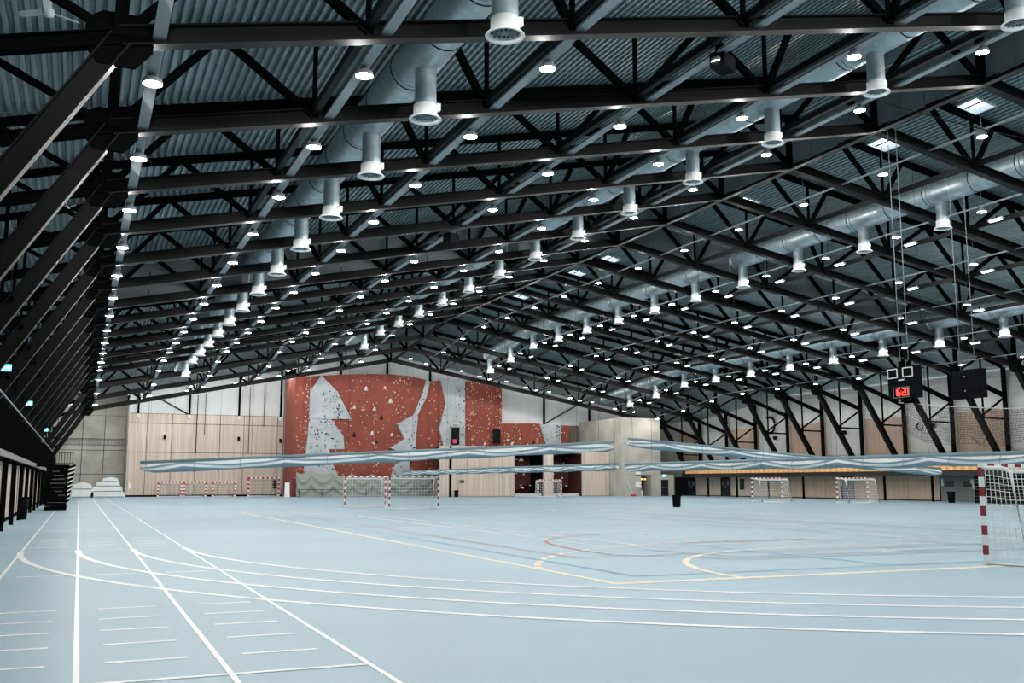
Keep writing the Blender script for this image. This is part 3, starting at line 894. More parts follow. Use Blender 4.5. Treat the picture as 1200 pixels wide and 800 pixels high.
for k in range(9):
    z = 2.55 - k * 0.255; w = 0.42 - 0.03 * k
    b = MB(); b.prism_xz([(0.55, z - 0.19), (0.55 + w, z - 0.02), (0.55 + w, z + 0.06), (0.55, z - 0.10)], -0.05, 0.2); b.build('step_edge', M_OFF, st, fix=True)
    b = MB(); b.prism_xz([(0.55, z - 0.10), (0.55 + w, z + 0.06), (0.55 + w, z + 0.20), (0.55, z + 0.06)], -0.03, 0.2); b.build('side_plate', M_BLACK, st, fix=True)
b = MB(); b.box((-1.2, -0.1, 2.6), (0.62, 0.9, 2.72)); b.build('landing', M_BLACK, st)
# landing rail at the gallery's far end
lr = thing('landing_guardrail', 'dark grid guardrail on the gallery landing in front of the concrete wall', 'guardrail', (-1.6, 112, 0))
b = MB()
for k in range(4): b.tube([(-0.66, 0, 3.0 + k * 0.55), (0.9, 0, 3.0 + k * 0.55)], 0.04, 6)
for k in range(7): b.tube([(-0.66 + k * 0.26, 0, 2.7), (-0.66 + k * 0.26, 0, 4.66)], 0.03, 6)
stuff(b.build('grid_bars', M_DARK, lr))
b = MB(); b.box((-0.7, -0.1, 2.5), (1.0, 3.4, 2.7)); b.build('landing_slab', M_DARK, lr)
b = MB(); b.box((0.7, -0.08, 0.0), (0.85, 0.08, 2.5)); b.build('post', M_BLACK, lr)
b = MB(); b.box((-0.6, 3.2, 0.0), (-0.45, 3.35, 2.5)); b.build('post', M_BLACK, lr)
# exit signs over the gallery
for i, y in enumerate((38.9, 56.4, 84.8, 116.2)):
    t = thing('exit_sign', 'hanging green exit sign above the gallery rail, %s from the camera' % ORD[i], 'exit sign', (-2.6, y, 5.66), 0, 'exit signs over the gallery')
    b = MB(); b.box((-0.2, -0.04, -0.12), (0.2, 0.04, 0.12)); b.build('sign_box', M_EXIT, t)
    b = MB(); b.box((-0.16, -0.055, -0.09), (-0.05, -0.042, 0.09)); b.prism_xz([(0.0, -0.02), (0.1, -0.02), (0.1, -0.07), (0.18, 0.0), (0.1, 0.07), (0.1, 0.02), (0.0, 0.02)], -0.055, -0.042)
    stuff(b.build('symbol', M_EXITW, t))
    b = MB(); b.tube([(0, 0, 0.13), (0, 0, chord_z(-2.6) + DECK - drop(y) - 5.66)], 0.015, 5); b.build('drop_rod', M_DARK, t)

# ---------------------------------------------------------------- balcony on the right
bal = thing('spectator_balcony', 'long balcony with orange timber front above the wooden wall', 'balcony', (67.5, 0, 0))
BY0, BY1 = Y_NEAR + 1, 104.2
b = MB(); b.box((0.0, BY0, 2.32), (2.9, BY1, 2.6)); b.build('floor_slab', M_PANELG, bal)
b = MB(); b.box((-0.12, BY0, 2.2), (0.0, BY1, 2.62)); b.build('edge_beam', M_GLASSD, bal)
b = MB(); b.box((0.02, BY0, 2.62), (0.06, BY1, 3.95)); b.build('backing_board', M_DARK, bal)
b = MB(); b.box((-0.04, BY0, 3.98), (0.12, BY1, 4.06)); b.build('cap_rail', M_ORANGE, bal)
pb = MB(); pb.box((-0.03, 0.03, 2.66), (0.02, 0.77, 3.94)); PB = pb.mesh('front_board', M_ORANGE)
y = 22.0
while y < BY1 - 0.8:
    put('front_board', PB, bal, (0, y, 0)); y += 0.8
for n in range(-4, 15):
    y = truss_y(n)
    b = MB(); b.box((-0.08, y - 0.09, 0), (0.08, y + 0.09, 2.2)); b.build('post', M_BLACK, bal)

# doors under the balcony
def door(no, y0, y1, z1, m, x=69.95, leaves=2):
    d = struct('door_%d' % no, (x, y0, 0))
    b = MB(); b.box((-0.02, -0.08, 0), (0.1, 0, z1 + 0.08)); b.box((-0.02, y1 - y0, 0), (0.1, y1 - y0 + 0.08, z1 + 0.08)); b.box((-0.02, 0, z1), (0.1, y1 - y0, z1 + 0.08)); stuff(b.build('frame', M_DARK, d))
    w = (y1 - y0) / leaves
    for k in range(leaves):
        b = MB(); b.box((0.02, k * w + 0.01, 0.01), (0.07, (k + 1) * w - 0.01, z1 - 0.01)); l_ = b.build('leaf', m, d)
        b = MB(); b.box((-0.03, w * (k + (0.85 if k == 0 else 0.15)) - 0.02, 0.95), (0.02, w * (k + (0.85 if k == 0 else 0.15)) + 0.02, 1.2)); b.build('handle', M_TRAY, l_)
        b = MB(); b.box((0.005, (k + 0.25) * w, 1.25), (0.022, (k + 0.75) * w, 1.8)); b.build('window', M_METALG if m is M_GLASSD else M_GLASSD, l_)
    return d
door(1, 105.2, 107.0, 2.1, M_GLASSD)
door(2, 97.98, 99.75, 2.1, M_GLASSD)
door(3, 62.75, 66.7, 2.15, M_METALG)
sh = struct('door_4', (69.95, 77.55, 0))
for k in range(9):
    b = MB(); b.box((0.0, 0.0, 0.12 + k * 0.22), (0.06, 1.8, 0.32 + k * 0.22)); b.build('slat', M_METALG, sh)
d5 = struct('door_5', (64.35, 104.22, 0))
b = MB(); b.box((0.0, 0, 0), (1.1, 0.07, 1.95)); b.build('leaf', M_GLASSD, d5)
for x0, x1, z0, z1 in ((0.04, 0.52, 0.1, 1.0), (0.58, 1.06, 0.1, 1.0), (0.04, 0.52, 1.08, 1.85), (0.58, 1.06, 1.08, 1.85)):
    b = MB(); b.box((x0, -0.02, z0), (x1, 0.0, z1)); b.build('pane', M_GLASSD, d5)
b = MB(); b.box((-0.04, -0.03, 1.02), (1.12, -0.001, 1.07)); b.build('rail', M_TRAY, d5)
t = thing('notice_board', 'tall dark notice board on the wooden wall beside the double doors', 'notice board', (69.93, 95.3, 0))
b = MB(); b.box((0, 0, 0.85), (0.06, 0.75, 2.0)); b.build('panel', M_GLASSD, t)
b = MB(); b.box((-0.02, -0.03, 0.82), (0.0, 0.78, 0.86)); b.box((-0.02, -0.03, 1.99), (0.0, 0.78, 2.03)); stuff(b.build('trim', M_BLACK, t))
for (y, z, w, h_, lab) in ((62.95, 1.55, 0.45, 0.35, 'white paper notice on the grey double door, upper one'), (62.85, 1.1, 0.4, 0.5, 'white paper notice on the grey double door, lower one'), (66.35, 1.35, 0.2, 0.6, 'narrow pale sign on the grey double door')):
    b = MB(); b.box((69.925, y, z), (69.945, y + w, z + h_)); tag(b.build('paper_notice', M_WHITE), lab, 'notice')
t = thing('exit_sign', 'lit green exit sign above the dark door in the concrete corner', 'exit sign', (64.4, 104.18, 2.3))
b = MB(); b.box((0.25, -0.05, 0), (0.75, 0.0, 0.26)); b.build('sign_box', M_EXIT, t)
b = MB(); b.box((0.32, -0.065, 0.05), (0.45, -0.05, 0.21)); b.build('symbol', M_EXITW, t)
# niche lamps, white cabinet, extinguisher
for k, x in enumerate((62.1, 62.55)):
    b = MB(); b.lathe([(0.03, -0.08), (0.09, -0.04), (0.09, 0.04), (0.03, 0.08)], (x, 104.8, 2.0), 10, cap_bottom=True, cap_top=True)
    tag(b.build('niche_lamp', M_AMBER), 'small amber lamp glowing in the dark niche, %s of two' % ORD[k], 'lamp', 'amber lamps in the niche')
t = thing('wall_cabinet', 'white wall cabinet on the concrete corner beside the dark niche', 'cabinet', (60.75, 103.9, 1.0))
b = MB(); b.box((0, -0.05, 0), (0.72, 0.1, 0.75)); b.build('body', M_WHITE, t)
b = MB(); b.box((0.03, -0.07, 0.03), (0.69, -0.05, 0.72)); d_ = b.build('door', M_WHITE, t)
b = MB(); b.box((0.6, -0.09, 0.32), (0.64, -0.07, 0.44)); b.build('handle', M_DARK, d_)
t = thing('wall_cabinet', 'small white box high on the concrete corner above the other cabinet', 'cabinet', (60.8, 103.9, 2.55))
b = MB(); b.box((0, -0.05, 0), (0.6, 0.1, 0.36)); b.build('body', M_WHITE, t)
b = MB(); b.box((0.0, -0.07, -0.06), (0.6, 0.1, -0.01)); b.build('lower_rim', M_DARK, t)
t = thing('fire_extinguisher', 'red fire extinguisher standing in the niche of the concrete corner', 'fire extinguisher', (61.75, 104.3, 0.7))
b = MB(); b.lathe([(0.0, 0), (0.09, 0.0), (0.09, 0.45), (0.05, 0.52), (0.03, 0.55)], n=12, cap_top=True); b.build('cylinder_body', M_SRED, t)
b = MB(); b.box((-0.03, -0.1, 0.55), (0.03, 0.04, 0.62)); b.build('valve', M_BLACK, t)
b = MB(); b.box((-0.14, -0.05, -0.7), (0.14, 0.12, -0.01)); b.build('plinth', M_WHITE, t)

# retracted seating under the balcony, seen through the near goal's net
t = thing('retracted_seating', 'black retracted seating stand under the balcony behind the netted goal', 'seating stand', (66.0, 48.0, 0))
for k in range(8):
    b = MB(); b.box((0.0 + 0.02 * (k % 2), 0, 0.05 + k * 0.27), (1.4, 11.4, 0.05 + k * 0.27 + 0.23)); b.build('tier', M_BLACK if k % 2 else M_DARK, t)
    b = MB(); b.box((-0.03, 0, 0.26 + k * 0.27), (0.0, 11.4, 0.29 + k * 0.27)); b.build('tier_edge', M_WOODD, t)
b = MB(); b.box((0.0, 11.42, 0), (1.4, 11.5, 2.25)); b.build('end_panel', M_BLACK, t)

# ---------------------------------------------------------------- bins
def bin_(loc, r0, r1, h, label):
    t = thing('waste_bin', label, 'waste bin', loc)
    b = MB(); b.lathe([(0.0, 0), (r0, 0), (r1, h), (r1 - 0.02, h), (r0 - 0.02, 0.04), (0, 0.04)], n=18); b.build('bucket', M_BIN, t)
    b = MB(); b.lathe([(r1 + 0.005, h - 0.07), (r1 + 0.03, h - 0.05), (r1 + 0.03, h), (r1 - 0.01, h + 0.01)], n=18); b.build('rim', M_BLACK, t)
bin_((37.3, 58.4, 0), 0.25, 0.31, 0.8, 'black waste bin standing out on the blue floor under the curtains')
bin_((65.3, 61.2, 0), 0.25, 0.32, 0.9, 'black waste bin in front of the grey double door')
bin_((-2.25, 51.2, 0), 0.14, 0.2, 1.0, 'slim black bin beside a gallery post')
bin_((39.05, 106.5, 0), 0.2, 0.24, 0.75, 'black bin against the wooden partition beside the climbing wall')

# ---------------------------------------------------------------- lifted divider curtains
def curtain(name_label, p0, p1, z0, z1, hgt, parts_dir, seed):
    """p0,p1: ends in plan; z0,z1: centre heights"""
    rnd = random.Random(seed)
    p0, p1 = Vector((*p0, z0)), Vector((*p1, z1))
    t = thing('divider_curtain', name_label, 'divider curtain', tuple(p0), 0)
    d = p1 - p0; L = d.length; dn = d.normalized()
    sd = dn.cross(Vector((0, 0, 1))).normalized(); up = sd.cross(dn)
    b = MB(); b.tube([up * (hgt * 0.42), d + up * (hgt * 0.42)], 0.075, 10); b.build('batten_tube', M_CURT_B, t)
    N = int(L / 0.12); K = 26
    vs = []; ph = [rnd.uniform(0, 6.28) for _ in range(6)]
    SW = 5.2                                     # distance between two tied-up points of the cloth
    def shape(u):
        sag = 0.10 * hgt * abs(math.sin(math.pi * u / SW))
        taper = min(1.0, 0.45 + u / 1.2, 0.45 + (L - u) / 1.2)
        return sag, taper
    def fold(u):
        """the lower edge of the upper wrap, swinging from one tie to the next"""
        t_ = (u / SW + ph[3]) % 1.0
        return -0.25 + 0.95 * (2 * abs(t_ - 0.5)) ** 1.6 + 0.12 * math.sin(u * 0.9 + ph[1])
    QB = 4
    def ring(u):
        f = fold(u)
        e = [0.999] + [max(-0.985 + 0.005 * (3 - j), min(0.985 - 0.01 * j, f + o)) for j, o in enumerate((0.40, 0.0, -0.55))] + [-0.999]
        ang = [math.asin(x) for x in e]
        one = []
        for j in range(4):
            for q in range(QB):
                one.append((ang[j] + (ang[j + 1] - ang[j]) * q / QB, j))
        return one, ang[-1], f
    for i in range(N + 1):
        u = L * i / N
        sag, tp = shape(u)
        one, last, f = ring(u)
        alls = [(a, j) for a, j in one] + [(last, 3)] + [(math.pi - a, j) for a, j in reversed(one[1:])]
        for a, j in alls:
            lip = (0.0, 0.10, 0.02, 0.08)[j]                        # each wrap stands proud of the next
            w = 0.92 + lip + 0.04 * math.sin(5 * a + u * 0.55 + ph[1]) + 0.03 * math.sin(8 * a - u * 0.8 + ph[2])
            r = w * tp
            c = dn * u + up * (-hgt * 0.06 - sag)
            vs.append(c + sd * (math.cos(a) * 0.24 * r) + up * (math.sin(a) * hgt * 0.42 * r))
    K = len(alls)
    b = MB()
    b.v = [tuple(v) for v in vs]
    for i in range(N):
        for k in range(K):
            k2 = (k + 1) % K
            j = (k // QB) if k < 4 * QB else (8 * QB - 1 - k) // QB
            b.f.append((i * K + k, i * K + k2, (i + 1) * K + k2, (i + 1) * K + k)); b.m.append(0 if j in (0, 2) else 1); b.sm.append(True)
    b.f.append(list(range(K))); b.m.append(0); b.sm.append(False)
    b.f.append([N * K + k for k in range(K)][::-1]); b.m.append(0); b.sm.append(False)
    b.build('cloth_roll', [M_CURT_W, M_CURT_B], t, fix=True)
    u = 0.3
    while u < L:
        q = p0 + dn * u
        zt = chord_z(q.x) - drop(q.y) - q.z - 0.1
        bb = MB(); bb.tube([dn * u + up * (hgt * 0.4), dn * u + Vector((0, 0, zt))], 0.008, 4); bb.build('lifting_cord', M_DARK, t)
        u += SW
    b = MB()
    u = 0.3
    while u < L - 0.2:
        pts = []
        for k in range(13):
            a = 2 * math.pi * k / 12
            sag, tp = shape(u)
            pts.append(dn * u + up * (-hgt * 0.06 - sag + math.sin(a) * hgt * 0.47 * tp) + sd * (math.cos(a) * 0.27 * tp))
        b.tube(pts, 0.012, 4, caps=False)
        u += 2.3
    stuff(b.build('binding_straps', M_CURT_B, t))
    return t
YC = truss_y(6)
curtain('rolled white and teal cross curtain hanging from the lanes side up to the ridge', (2.8, YC), (30.05, YC), 2.42, 3.86, 0.58, 0, 1)
curtain('rolled white and teal cross curtain sloping down from the ridge to the balcony side', (31.1, YC), (56.8, YC), 4.12, 2.4, 0.55, 0, 2)
curtain('rolled white and teal lengthwise curtain ending over the small goals near the partition', (X_RIDGE, 54.6), (X_RIDGE, 99.5), 2.62, 2.58, 0.42, 1, 3)
curtain('rolled white and teal lengthwise curtain in front of the balcony, behind the near goal', (X_RIDGE, 19.0), (X_RIDGE, 53.6), 2.52, 2.56, 0.46, 1, 4)

# ---------------------------------------------------------------- goals
def bands(b, p, q, w, seg=0.2, first=0):
    p, q = Vector(p), Vector(q)
    n = max(2, round((q - p).length / seg))
    for k in range(n):
        a, c = p.lerp(q, k / n), p.lerp(q, (k + 1) / n)
        b.beam(a, c, w, w, (k + first) % 2, side=(0, 1, 0))
def net_panel(b, c00, c10, c11, c01, nu, nv, r, bulge=(0, 0, 0)):
    """cords between four corners, pushed out along bulge"""
    c00, c10, c11, c01 = map(Vector, (c00, c10, c11, c01)); bu = Vector(bulge)
    def P(u, v):
        return c00 * (1 - u) * (1 - v) + c10 * u * (1 - v) + c11 * u * v + c01 * (1 - u) * v + bu * (math.sin(math.pi * u) * math.sin(math.pi * v))
    S_ = 6
    for i in range(nu + 1):
        b.tube([P(i / nu, j / S_) for j in range(S_ + 1)], r, 3, caps=False, smooth=False)
    for j in range(nv + 1):
        b.tube([P(i / S_, j / nv) for i in range(S_ + 1)], r, 3, caps=False, smooth=False)
def goal(loc, rotz, w, h, depth, label, group, red, pitch, cord, post=0.08, bar=0.2, rear=True, rail=0.024):
    t = thing('handball_goal', label, 'goal', loc, rotz, group)
    for sx in (-1, 1):
        b = MB(); bands(b, (sx * w / 2, 0, 0), (sx * w / 2, 0, h), post, bar); b.build('post', [M_WHITE, red], t)
    b = MB(); bands(b, (-w / 2 - post / 2, 0, h + post / 2), (w / 2 + post / 2, 0, h + post / 2), post, bar, 1); b.build('crossbar', [M_WHITE, red], t)
    td = depth * 0.72
    if rear:
        for sx in (-1, 1):
            b = MB()
            b.tube([(sx * w / 2, 0.04, h), (sx * w / 2 * 0.98, td * 0.8, h - 0.02), (sx * w / 2 * 0.96, td, h - 0.12), (sx * w / 2 * 0.96, depth, 0.03), (sx * w / 2, 0.04, 0.03)], rail, 8)
            b.build('side_frame', M_WHITE, t)
        b = MB(); b.tube([(-w / 2 * .96, depth, 0.03), (w / 2 * .96, depth, 0.03)], rail * 1.08, 8); b.build('ground_bar', M_WHITE, t)
        b = MB(); b.tube([(-w / 2 * .96, td, h - 0.1), (w / 2 * .96, td, h - 0.1)], rail * 0.84, 8); b.build('rear_bar', M_WHITE, t)
    b = MB()
    x0, x1 = -w / 2 * .96, w / 2 * .96
    nu, nv = max(6, int(w / pitch)), max(5, int(h / pitch)); nd = max(3, int(depth / pitch))
    net_panel(b, (x0, depth * .98, 0.04), (x1, depth * .98, 0.04), (x1, td, h - 0.1), (x0, td, h - 0.1), nu, nv, cord, (0, -0.14, 0))
    net_panel(b, (x0, td, h - 0.1), (x1, td, h - 0.1), (x1, 0.04, h), (x0, 0.04, h), nu, nd, cord, (0, 0, -0.05))
    for x in (x0, x1):
        net_panel(b, (x, 0.05, 0.04), (x, depth * .98, 0.04), (x, td, h - 0.1), (x, 0.05, h), nd, nv, cord, (0, 0, 0))
    stuff(b.build('net', M_NET, t))
    return t
PI = math.pi
goal((18.95, 15.5, 0), PI, 3.08, 2.0, 0.95, 'dark red and white handball goal with square net, cut by the frame edge', None, M_BRED, 0.15, 0.008, rail=0.035)
goal((19.05, 59.5, 0), 0, 3.16, 2.0, 1.0, 'red and white handball goal facing the camera, the foremost of two before the grey tarpaulin', None, M_BRED, 0.2, 0.007, bar=0.2, rail=0.04)
goal((17.55, 65.4, 0), 0, 2.75, 2.0, 0.9, 'red and white handball goal standing behind another, farther from the dark door gap', None, M_SRED, 0.2, 0.007, rail=0.04)
goal((53.75, 70.0, 0), PI, 3.1, 1.95, 1.3, 'red and white handball goal turned to the balcony wall, beside the dark notice board', None, M_BRED, 0.2, 0.008, post=0.1, rail=0.045)
goal((58.05, 64.5, 0), PI, 3.2, 1.95, 1.3, 'red and white handball goal in front of the grey shutter under the balcony', None, M_BRED, 0.2, 0.008, post=0.1, rail=0.045)
goal((49.25, 103.5, 0), 0, 2.9, 1.85, 1.0, 'red and white goal before the openings of the wooden partition', None, M_SRED, 0.2, 0.01, post=0.12, rail=0.05)
for (x, w, h, lab) in ((9.52, 2.5, 1.55, 'small red and white goal against the wooden wall, closest to the concrete'), (12.28, 2.4, 1.55, 'small red and white goal against the wooden wall, pushed up beside the first'),
                       (15.5, 2.5, 1.55, 'small red and white goal standing alone against the wooden wall')):
    goal((x, 120.4, 0), 0, w, h, 0.7, lab, 'small goals along the wooden wall', M_SRED, 0.5, 0.012, post=0.2, bar=0.2, rail=0.06)
goal((19.98, 120.2, 0), 0, 3.5, 2.05, 0.9, 'taller red and white goal against the wooden wall beside the climbing wall', None, M_SRED, 0.5, 0.012, post=0.2, bar=0.26, rail=0.06)

# ---------------------------------------------------------------- foam mats
def mat_stack(loc, layers, label):
    t = thing('landing_mat_stack', label, 'foam mat', loc)
    return t
def foam(loc, sx, sy, sz, label, dome=0.0, shear=0.0):
    t = thing('foam_mat', label, 'foam mat', loc, 0, 'white foam mats by the concrete wall')
    b = MB(); n = 8
    vs = []; 
    for j in (0, 1):
        for i in range(n + 1):
            u = i / n
            zt = sz + dome * math.sin(math.pi * u)
            x = -sx / 2 + sx * u
            for (z, s_) in ((0, 0), (zt, shear)):
                vs.append((x * (1 - 0.06 * (z > 0)) + s_, -sy / 2 + sy * j, z))
    m_ = (n + 1) * 2
    fs = []
    for i in range(n):
        a = i * 2
        fs.append((a, a + 2, a + 3, a + 1)); fs.append((m_ + a + 1, m_ + a + 3, m_ + a + 2, m_ + a))
        fs.append((a + 1, a + 3, m_ + a + 3, m_ + a + 1)); fs.append((a, m_ + a, m_ + a + 2, a + 2))
    fs += [(0, 1, m_ + 1, m_), (n * 2 + 1, n * 2, m_ + n * 2, m_ + n * 2 + 1)]
    b.add(vs, fs); b.build('cover', M_OFF, t, fix=True)
    b = MB(); b.box((-sx / 2 + 0.08, -sy / 2 - 0.02, 0.02), (sx / 2 - 0.08, -sy / 2 + 0.0, 0.12)); b.build('base_band', M_CURT_B, t)
    return t
foam((0.42, 119.0, 0.0), 2.25, 2.0, 0.85, 'thick white foam mat nearest the staircase, lower of its pile')
foam((0.38, 119.1, 0.86), 1.9, 1.8, 0.5, 'domed white foam mat on top of the pile nearest the staircase', 0.28)
foam((2.95, 119.0, 0.0), 3.5, 2.0, 0.6, 'wide white foam mat at the bottom of the taller pile')
foam((2.9, 119.1, 0.61), 3.1, 1.9, 0.55, 'white foam mat second from the bottom of the taller pile', 0.0)
foam((2.95, 119.1, 1.17), 2.4, 1.8, 0.5, 'white foam mat third from the bottom of the taller pile', 0.0)
foam((3.15, 119.2, 1.68), 1.6, 1.6, 0.35, 'domed white foam mat on top of the taller pile', 0.18)

# ---------------------------------------------------------------- climbing wall
FACETS = {'red_left': ([(22.15, 13.6), (25.02, 13.85), (23.79, 12.02), (23.78, 8.89), (23.58, 5.77), (23.28, 2.5), (23.16, 0.2), (22.15, 0.2)], 114.0), 'red_mid': ([(25.02, 13.85), (27.92, 14.11), (30.58, 14.28), (33.39, 14.35), (35.72, 14.24), (37.77, 13.86), (37.15, 11.78), (36.22, 9.6), (34.12, 8.44), (35.09, 6.74), (33.33, 5.61), (33.99, 3.62), (33.64, 0.34), (27.26, 0.18), (27.2, 2.51), (26.47, 4.06), (26.14, 5.42), (27.93, 5.44), (27.79, 6.91), (26.25, 8.85), (28.65, 8.91), (26.97, 11.94)], 113.95), 'grey_peak': ([(25.02, 13.85), (26.97, 11.94), (28.65, 8.91), (26.25, 8.85), (23.78, 8.89), (23.79, 12.02)], 113.6), 'grey_low': ([(23.78, 8.89), (26.25, 8.85), (27.79, 6.91), (27.93, 5.44), (26.14, 5.42), (26.47, 4.06), (27.2, 2.51), (27.26, 0.37), (23.16, 0.2), (23.28, 2.5), (23.58, 5.77)], 113.75), 'grey_ribbon': ([(37.77, 13.86), (38.26, 13.68), (37.8, 11.7), (36.65, 9.41), (36.22, 9.6), (37.15, 11.78)], 113.8), 'grey_wedge': ([(36.22, 9.6), (36.65, 9.41), (36.38, 5.75), (36.29, 4.64), (33.33, 5.61), (35.09, 6.74), (34.12, 8.44)], 113.4), 'grey_foot': ([(33.99, 3.62), (35.87, 4.64), (35.69, 2.53), (35.3, 0.34), (33.64, 0.34), (33.6, 2.52)], 113.7), 'red_column': ([(38.26, 13.68), (39.62, 13.89), (40.25, 11.16), (39.46, 7.94), (40.03, 5.9), (39.16, 5.89), (39.23, 0.12), (35.3, 0.34), (35.69, 2.53), (36.29, 4.64), (36.38, 5.75), (36.65, 9.41), (37.8, 11.7)], 114.0), 'grey_tower': ([(39.62, 13.89), (42.71, 14.06), (42.77, 5.84), (40.03, 5.9), (39.46, 7.94), (40.25, 11.16)], 113.7), 'red_tall': ([(42.71, 13.96), (47.7, 13.73), (47.72, 5.9), (42.77, 5.84)], 114.0), 'red_low': ([(47.71, 8.85), (52.84, 8.97), (53.77, 5.99), (47.72, 5.9)], 114.0), 'grey_end': ([(52.83, 8.86), (55.82, 8.82), (55.68, 5.9), (53.77, 5.99)], 113.75), 'red_end': ([(55.82, 8.82), (57.15, 8.74), (56.76, 5.92), (55.68, 5.9)], 114.0)}
VOLS = [('white', (30.41, 12.51), 0.42), ('white', (29.03, 10.31), 0.36), ('white', (31.49, 10.18), 0.36), ('white', (33.39, 11.15), 0.46), ('white', (32.69, 12.7), 0.3), ('white', (31.24, 7.27), 0.42), ('white', (33.62, 7.17), 0.32), ('black', (29.1, 7.09), 0.42), ('black', (32.34, 9.15), 0.38), ('black', (31.77, 6.29), 0.3), ('black', (26.92, 5.82), 0.36), ('white', (26.97, 11.84), 0.36), ('white', (26.05, 4.93), 0.4), ('blue', (26.97, 7.69), 0.34), ('teal', (26.98, 7.34), 0.3), ('white', (45.45, 6.29), 0.36), ('white', (49.09, 6.34), 0.36), ('black', (52.0, 6.6), 0.3), ('white', (50.13, 6.99), 0.25), ('white', (48.46, 6.76), 0.28)]
cw = thing('climbing_wall', 'tall red and grey climbing wall dotted with holds at the end of the hall', 'climbing wall', (0, 0, 0))
for k, (poly, front) in FACETS.items():
    name = 'grey_facet' if k.startswith('grey') else 'red_panel'
    b = MB(); b.prism_xz(poly, front, 115.0); b.build(name, M_GREY if name == 'grey_facet' else M_RED, cw, fix=True)
b = MB(); b.box((22.2, 114.05, 0.0), (22.42, 120.0, 13.55)); b.build('side_panel', M_RED, cw)
b = MB(); b.box((22.1, 113.9, 0.0), (22.2, 114.1, 13.6)); b.build('edge_trim', M_RED, cw)
# joints between the boards
jb = MB()
for x, z0, z1 in ((28.05, 8.95, 14.05), (30.6, 5.0, 14.2), (33.35, 8.0, 14.3), (23.1, 2.6, 13.6), (40.9, 0.5, 5.8)):
    jb.box((x, 113.96, z0), (x + 0.05, 114.02, z1))
for x0, x1, z in ((28.4, 36.1, 8.1), (31.0, 35.5, 11.6), (43.2, 47.5, 8.3), (48.0, 53.0, 7.9)):
    jb.box((x0, 113.96, z), (x1, 114.02, z + 0.045))
stuff(jb.build('board_joints', M_BRED, cw))
def inside(p, poly):
    x, z = p; c = False
    for i in range(len(poly)):
        (x0, z0), (x1, z1) = poly[i], poly[i - 1]
        if (z0 > z) != (z1 > z) and x < (x1 - x0) * (z - z0) / (z1 - z0) + x0:
            c = not c
    return c
rh = random.Random(11)
HB = {c: MB() for c in M_HOLDS}
def lump(b, x, y, z, r):
    b.add([(x, y - r * 0.8, z), (x - r, y + 0.02, z), (x, y + 0.02, z - r), (x + r, y + 0.02, z), (x, y + 0.02, z + r)], [(0, 1, 2), (0, 2, 3), (0, 3, 4), (0, 4, 1)])
DENS = {'red_left': (110, (0.75, .1, .02, .06, .07, 0)), 'red_mid': (330, (0.52, .2, .06, .1, .1, .02)), 'grey_peak': (90, (0, .05, .6, .12, .1, .13)), 'grey_low': (170, (0, .05, .72, .08, .05, .1)),
        'grey_ribbon': (16, (0, 0, .7, .1, .1, .1)), 'grey_wedge': (40, (0, 0, .8, .1, .05, .05)), 'grey_foot': (10, (0, 0, .9, .1, 0, 0)), 'red_column': (90, (.75, .2, .02, 0, .03, 0)),
        'grey_tower': (80, (0, .02, .8, .06, .06, .06)), 'red_tall': (230, (.78, .16, .02, .01, .03, 0)), 'red_low': (70, (.35, .45, .1, .05, .05, 0)), 'grey_end': (60, (0, .1, .7, .1, .05, .05)), 'red_end': (8, (.3, .2, .2, .3, 0, 0))}
for k, (poly, front) in FACETS.items():
    cnt, wts = DENS[k]
    xs = [p[0] for p in poly]; zs = [p[1] for p in poly]
    got = 0
    cols = [rh.uniform(min(xs), max(xs)) for _ in range(max(3, int((max(xs) - min(xs)) / 0.9)))]
    while got < cnt:
        x = rh.choice(cols) + rh.gauss(0, 0.22) if rh.random() < 0.6 else rh.uniform(min(xs), max(xs))
        z = rh.uniform(min(zs), max(zs))
        if not inside((x, z), poly):
            continue
        c = rh.choices(list(M_HOLDS), wts)[0]
        lump(HB[c], x, front, z, rh.uniform(0.06, 0.125))
        got += 1
for c, b in HB.items():
    stuff(b.build('small_holds', M_HOLDS[c], cw, fix=False))
for c, (x, z), sz in VOLS:
    b = MB(); y0 = 113.85; sz *= 0.72
    b.add([(x, y0 - sz * 0.8, z - sz * 0.1), (x - sz * 0.9, y0 + 0.1, z - sz * 0.7), (x + sz * 0.8, y0 + 0.1, z - sz * 0.75), (x + sz * 0.25, y0 + 0.1, z + sz), (x - sz * 0.3, y0 + 0.1, z + sz * 0.9)],
          [(0, 1, 2), (0, 2, 3), (0, 3, 4), (0, 4, 1)])
    b.build('large_hold', M_HOLDS[c], cw)
for (x0, z1, x1, z0, pink) in ((40.88, 8.18, 41.88, 6.13, True), (46.23, 8.08, 47.26, 6.32, False)):
    t = thing('gate_banner', 'dark gate banner with pink label hanging low on the grey tower' if pink else 'dark gate banner hanging low on the tall red board', 'banner', (x0, 113.3, z0))
    b = MB(); b.box((0, 0, 0), (x1 - x0, 0.05, z1 - z0)); b.build('sheet', M_DARK, t)
    if pink:
        b = MB(); b.box((0.15, -0.02, 0.15), (0.65, 0.0, 0.65)); b.build('pink_label', M_PINK, t)
        b = MB(); b.tube([(0.1, 0, z1 - z0), (0.1, 0, z1 - z0 + 0.4), (0.9, 0, z1 - z0 + 0.45), (0.9, 0, z1 - z0)], 0.05, 6); b.build('hanger', M_WHITE, t)
        for xx in (0.2, 0.75):
            b = MB(); b.tube([(xx, 0, z1 - z0), (xx, 0, 8.0)], 0.025, 5); b.build('rope', M_PANELW, t)
    else:
        for xx in (0.25, 0.8):
            b = MB(); b.tube([(xx, 0, z1 - z0), (xx, 0, 7.2)], 0.018, 5); b.build('rope', M_DARK, t)

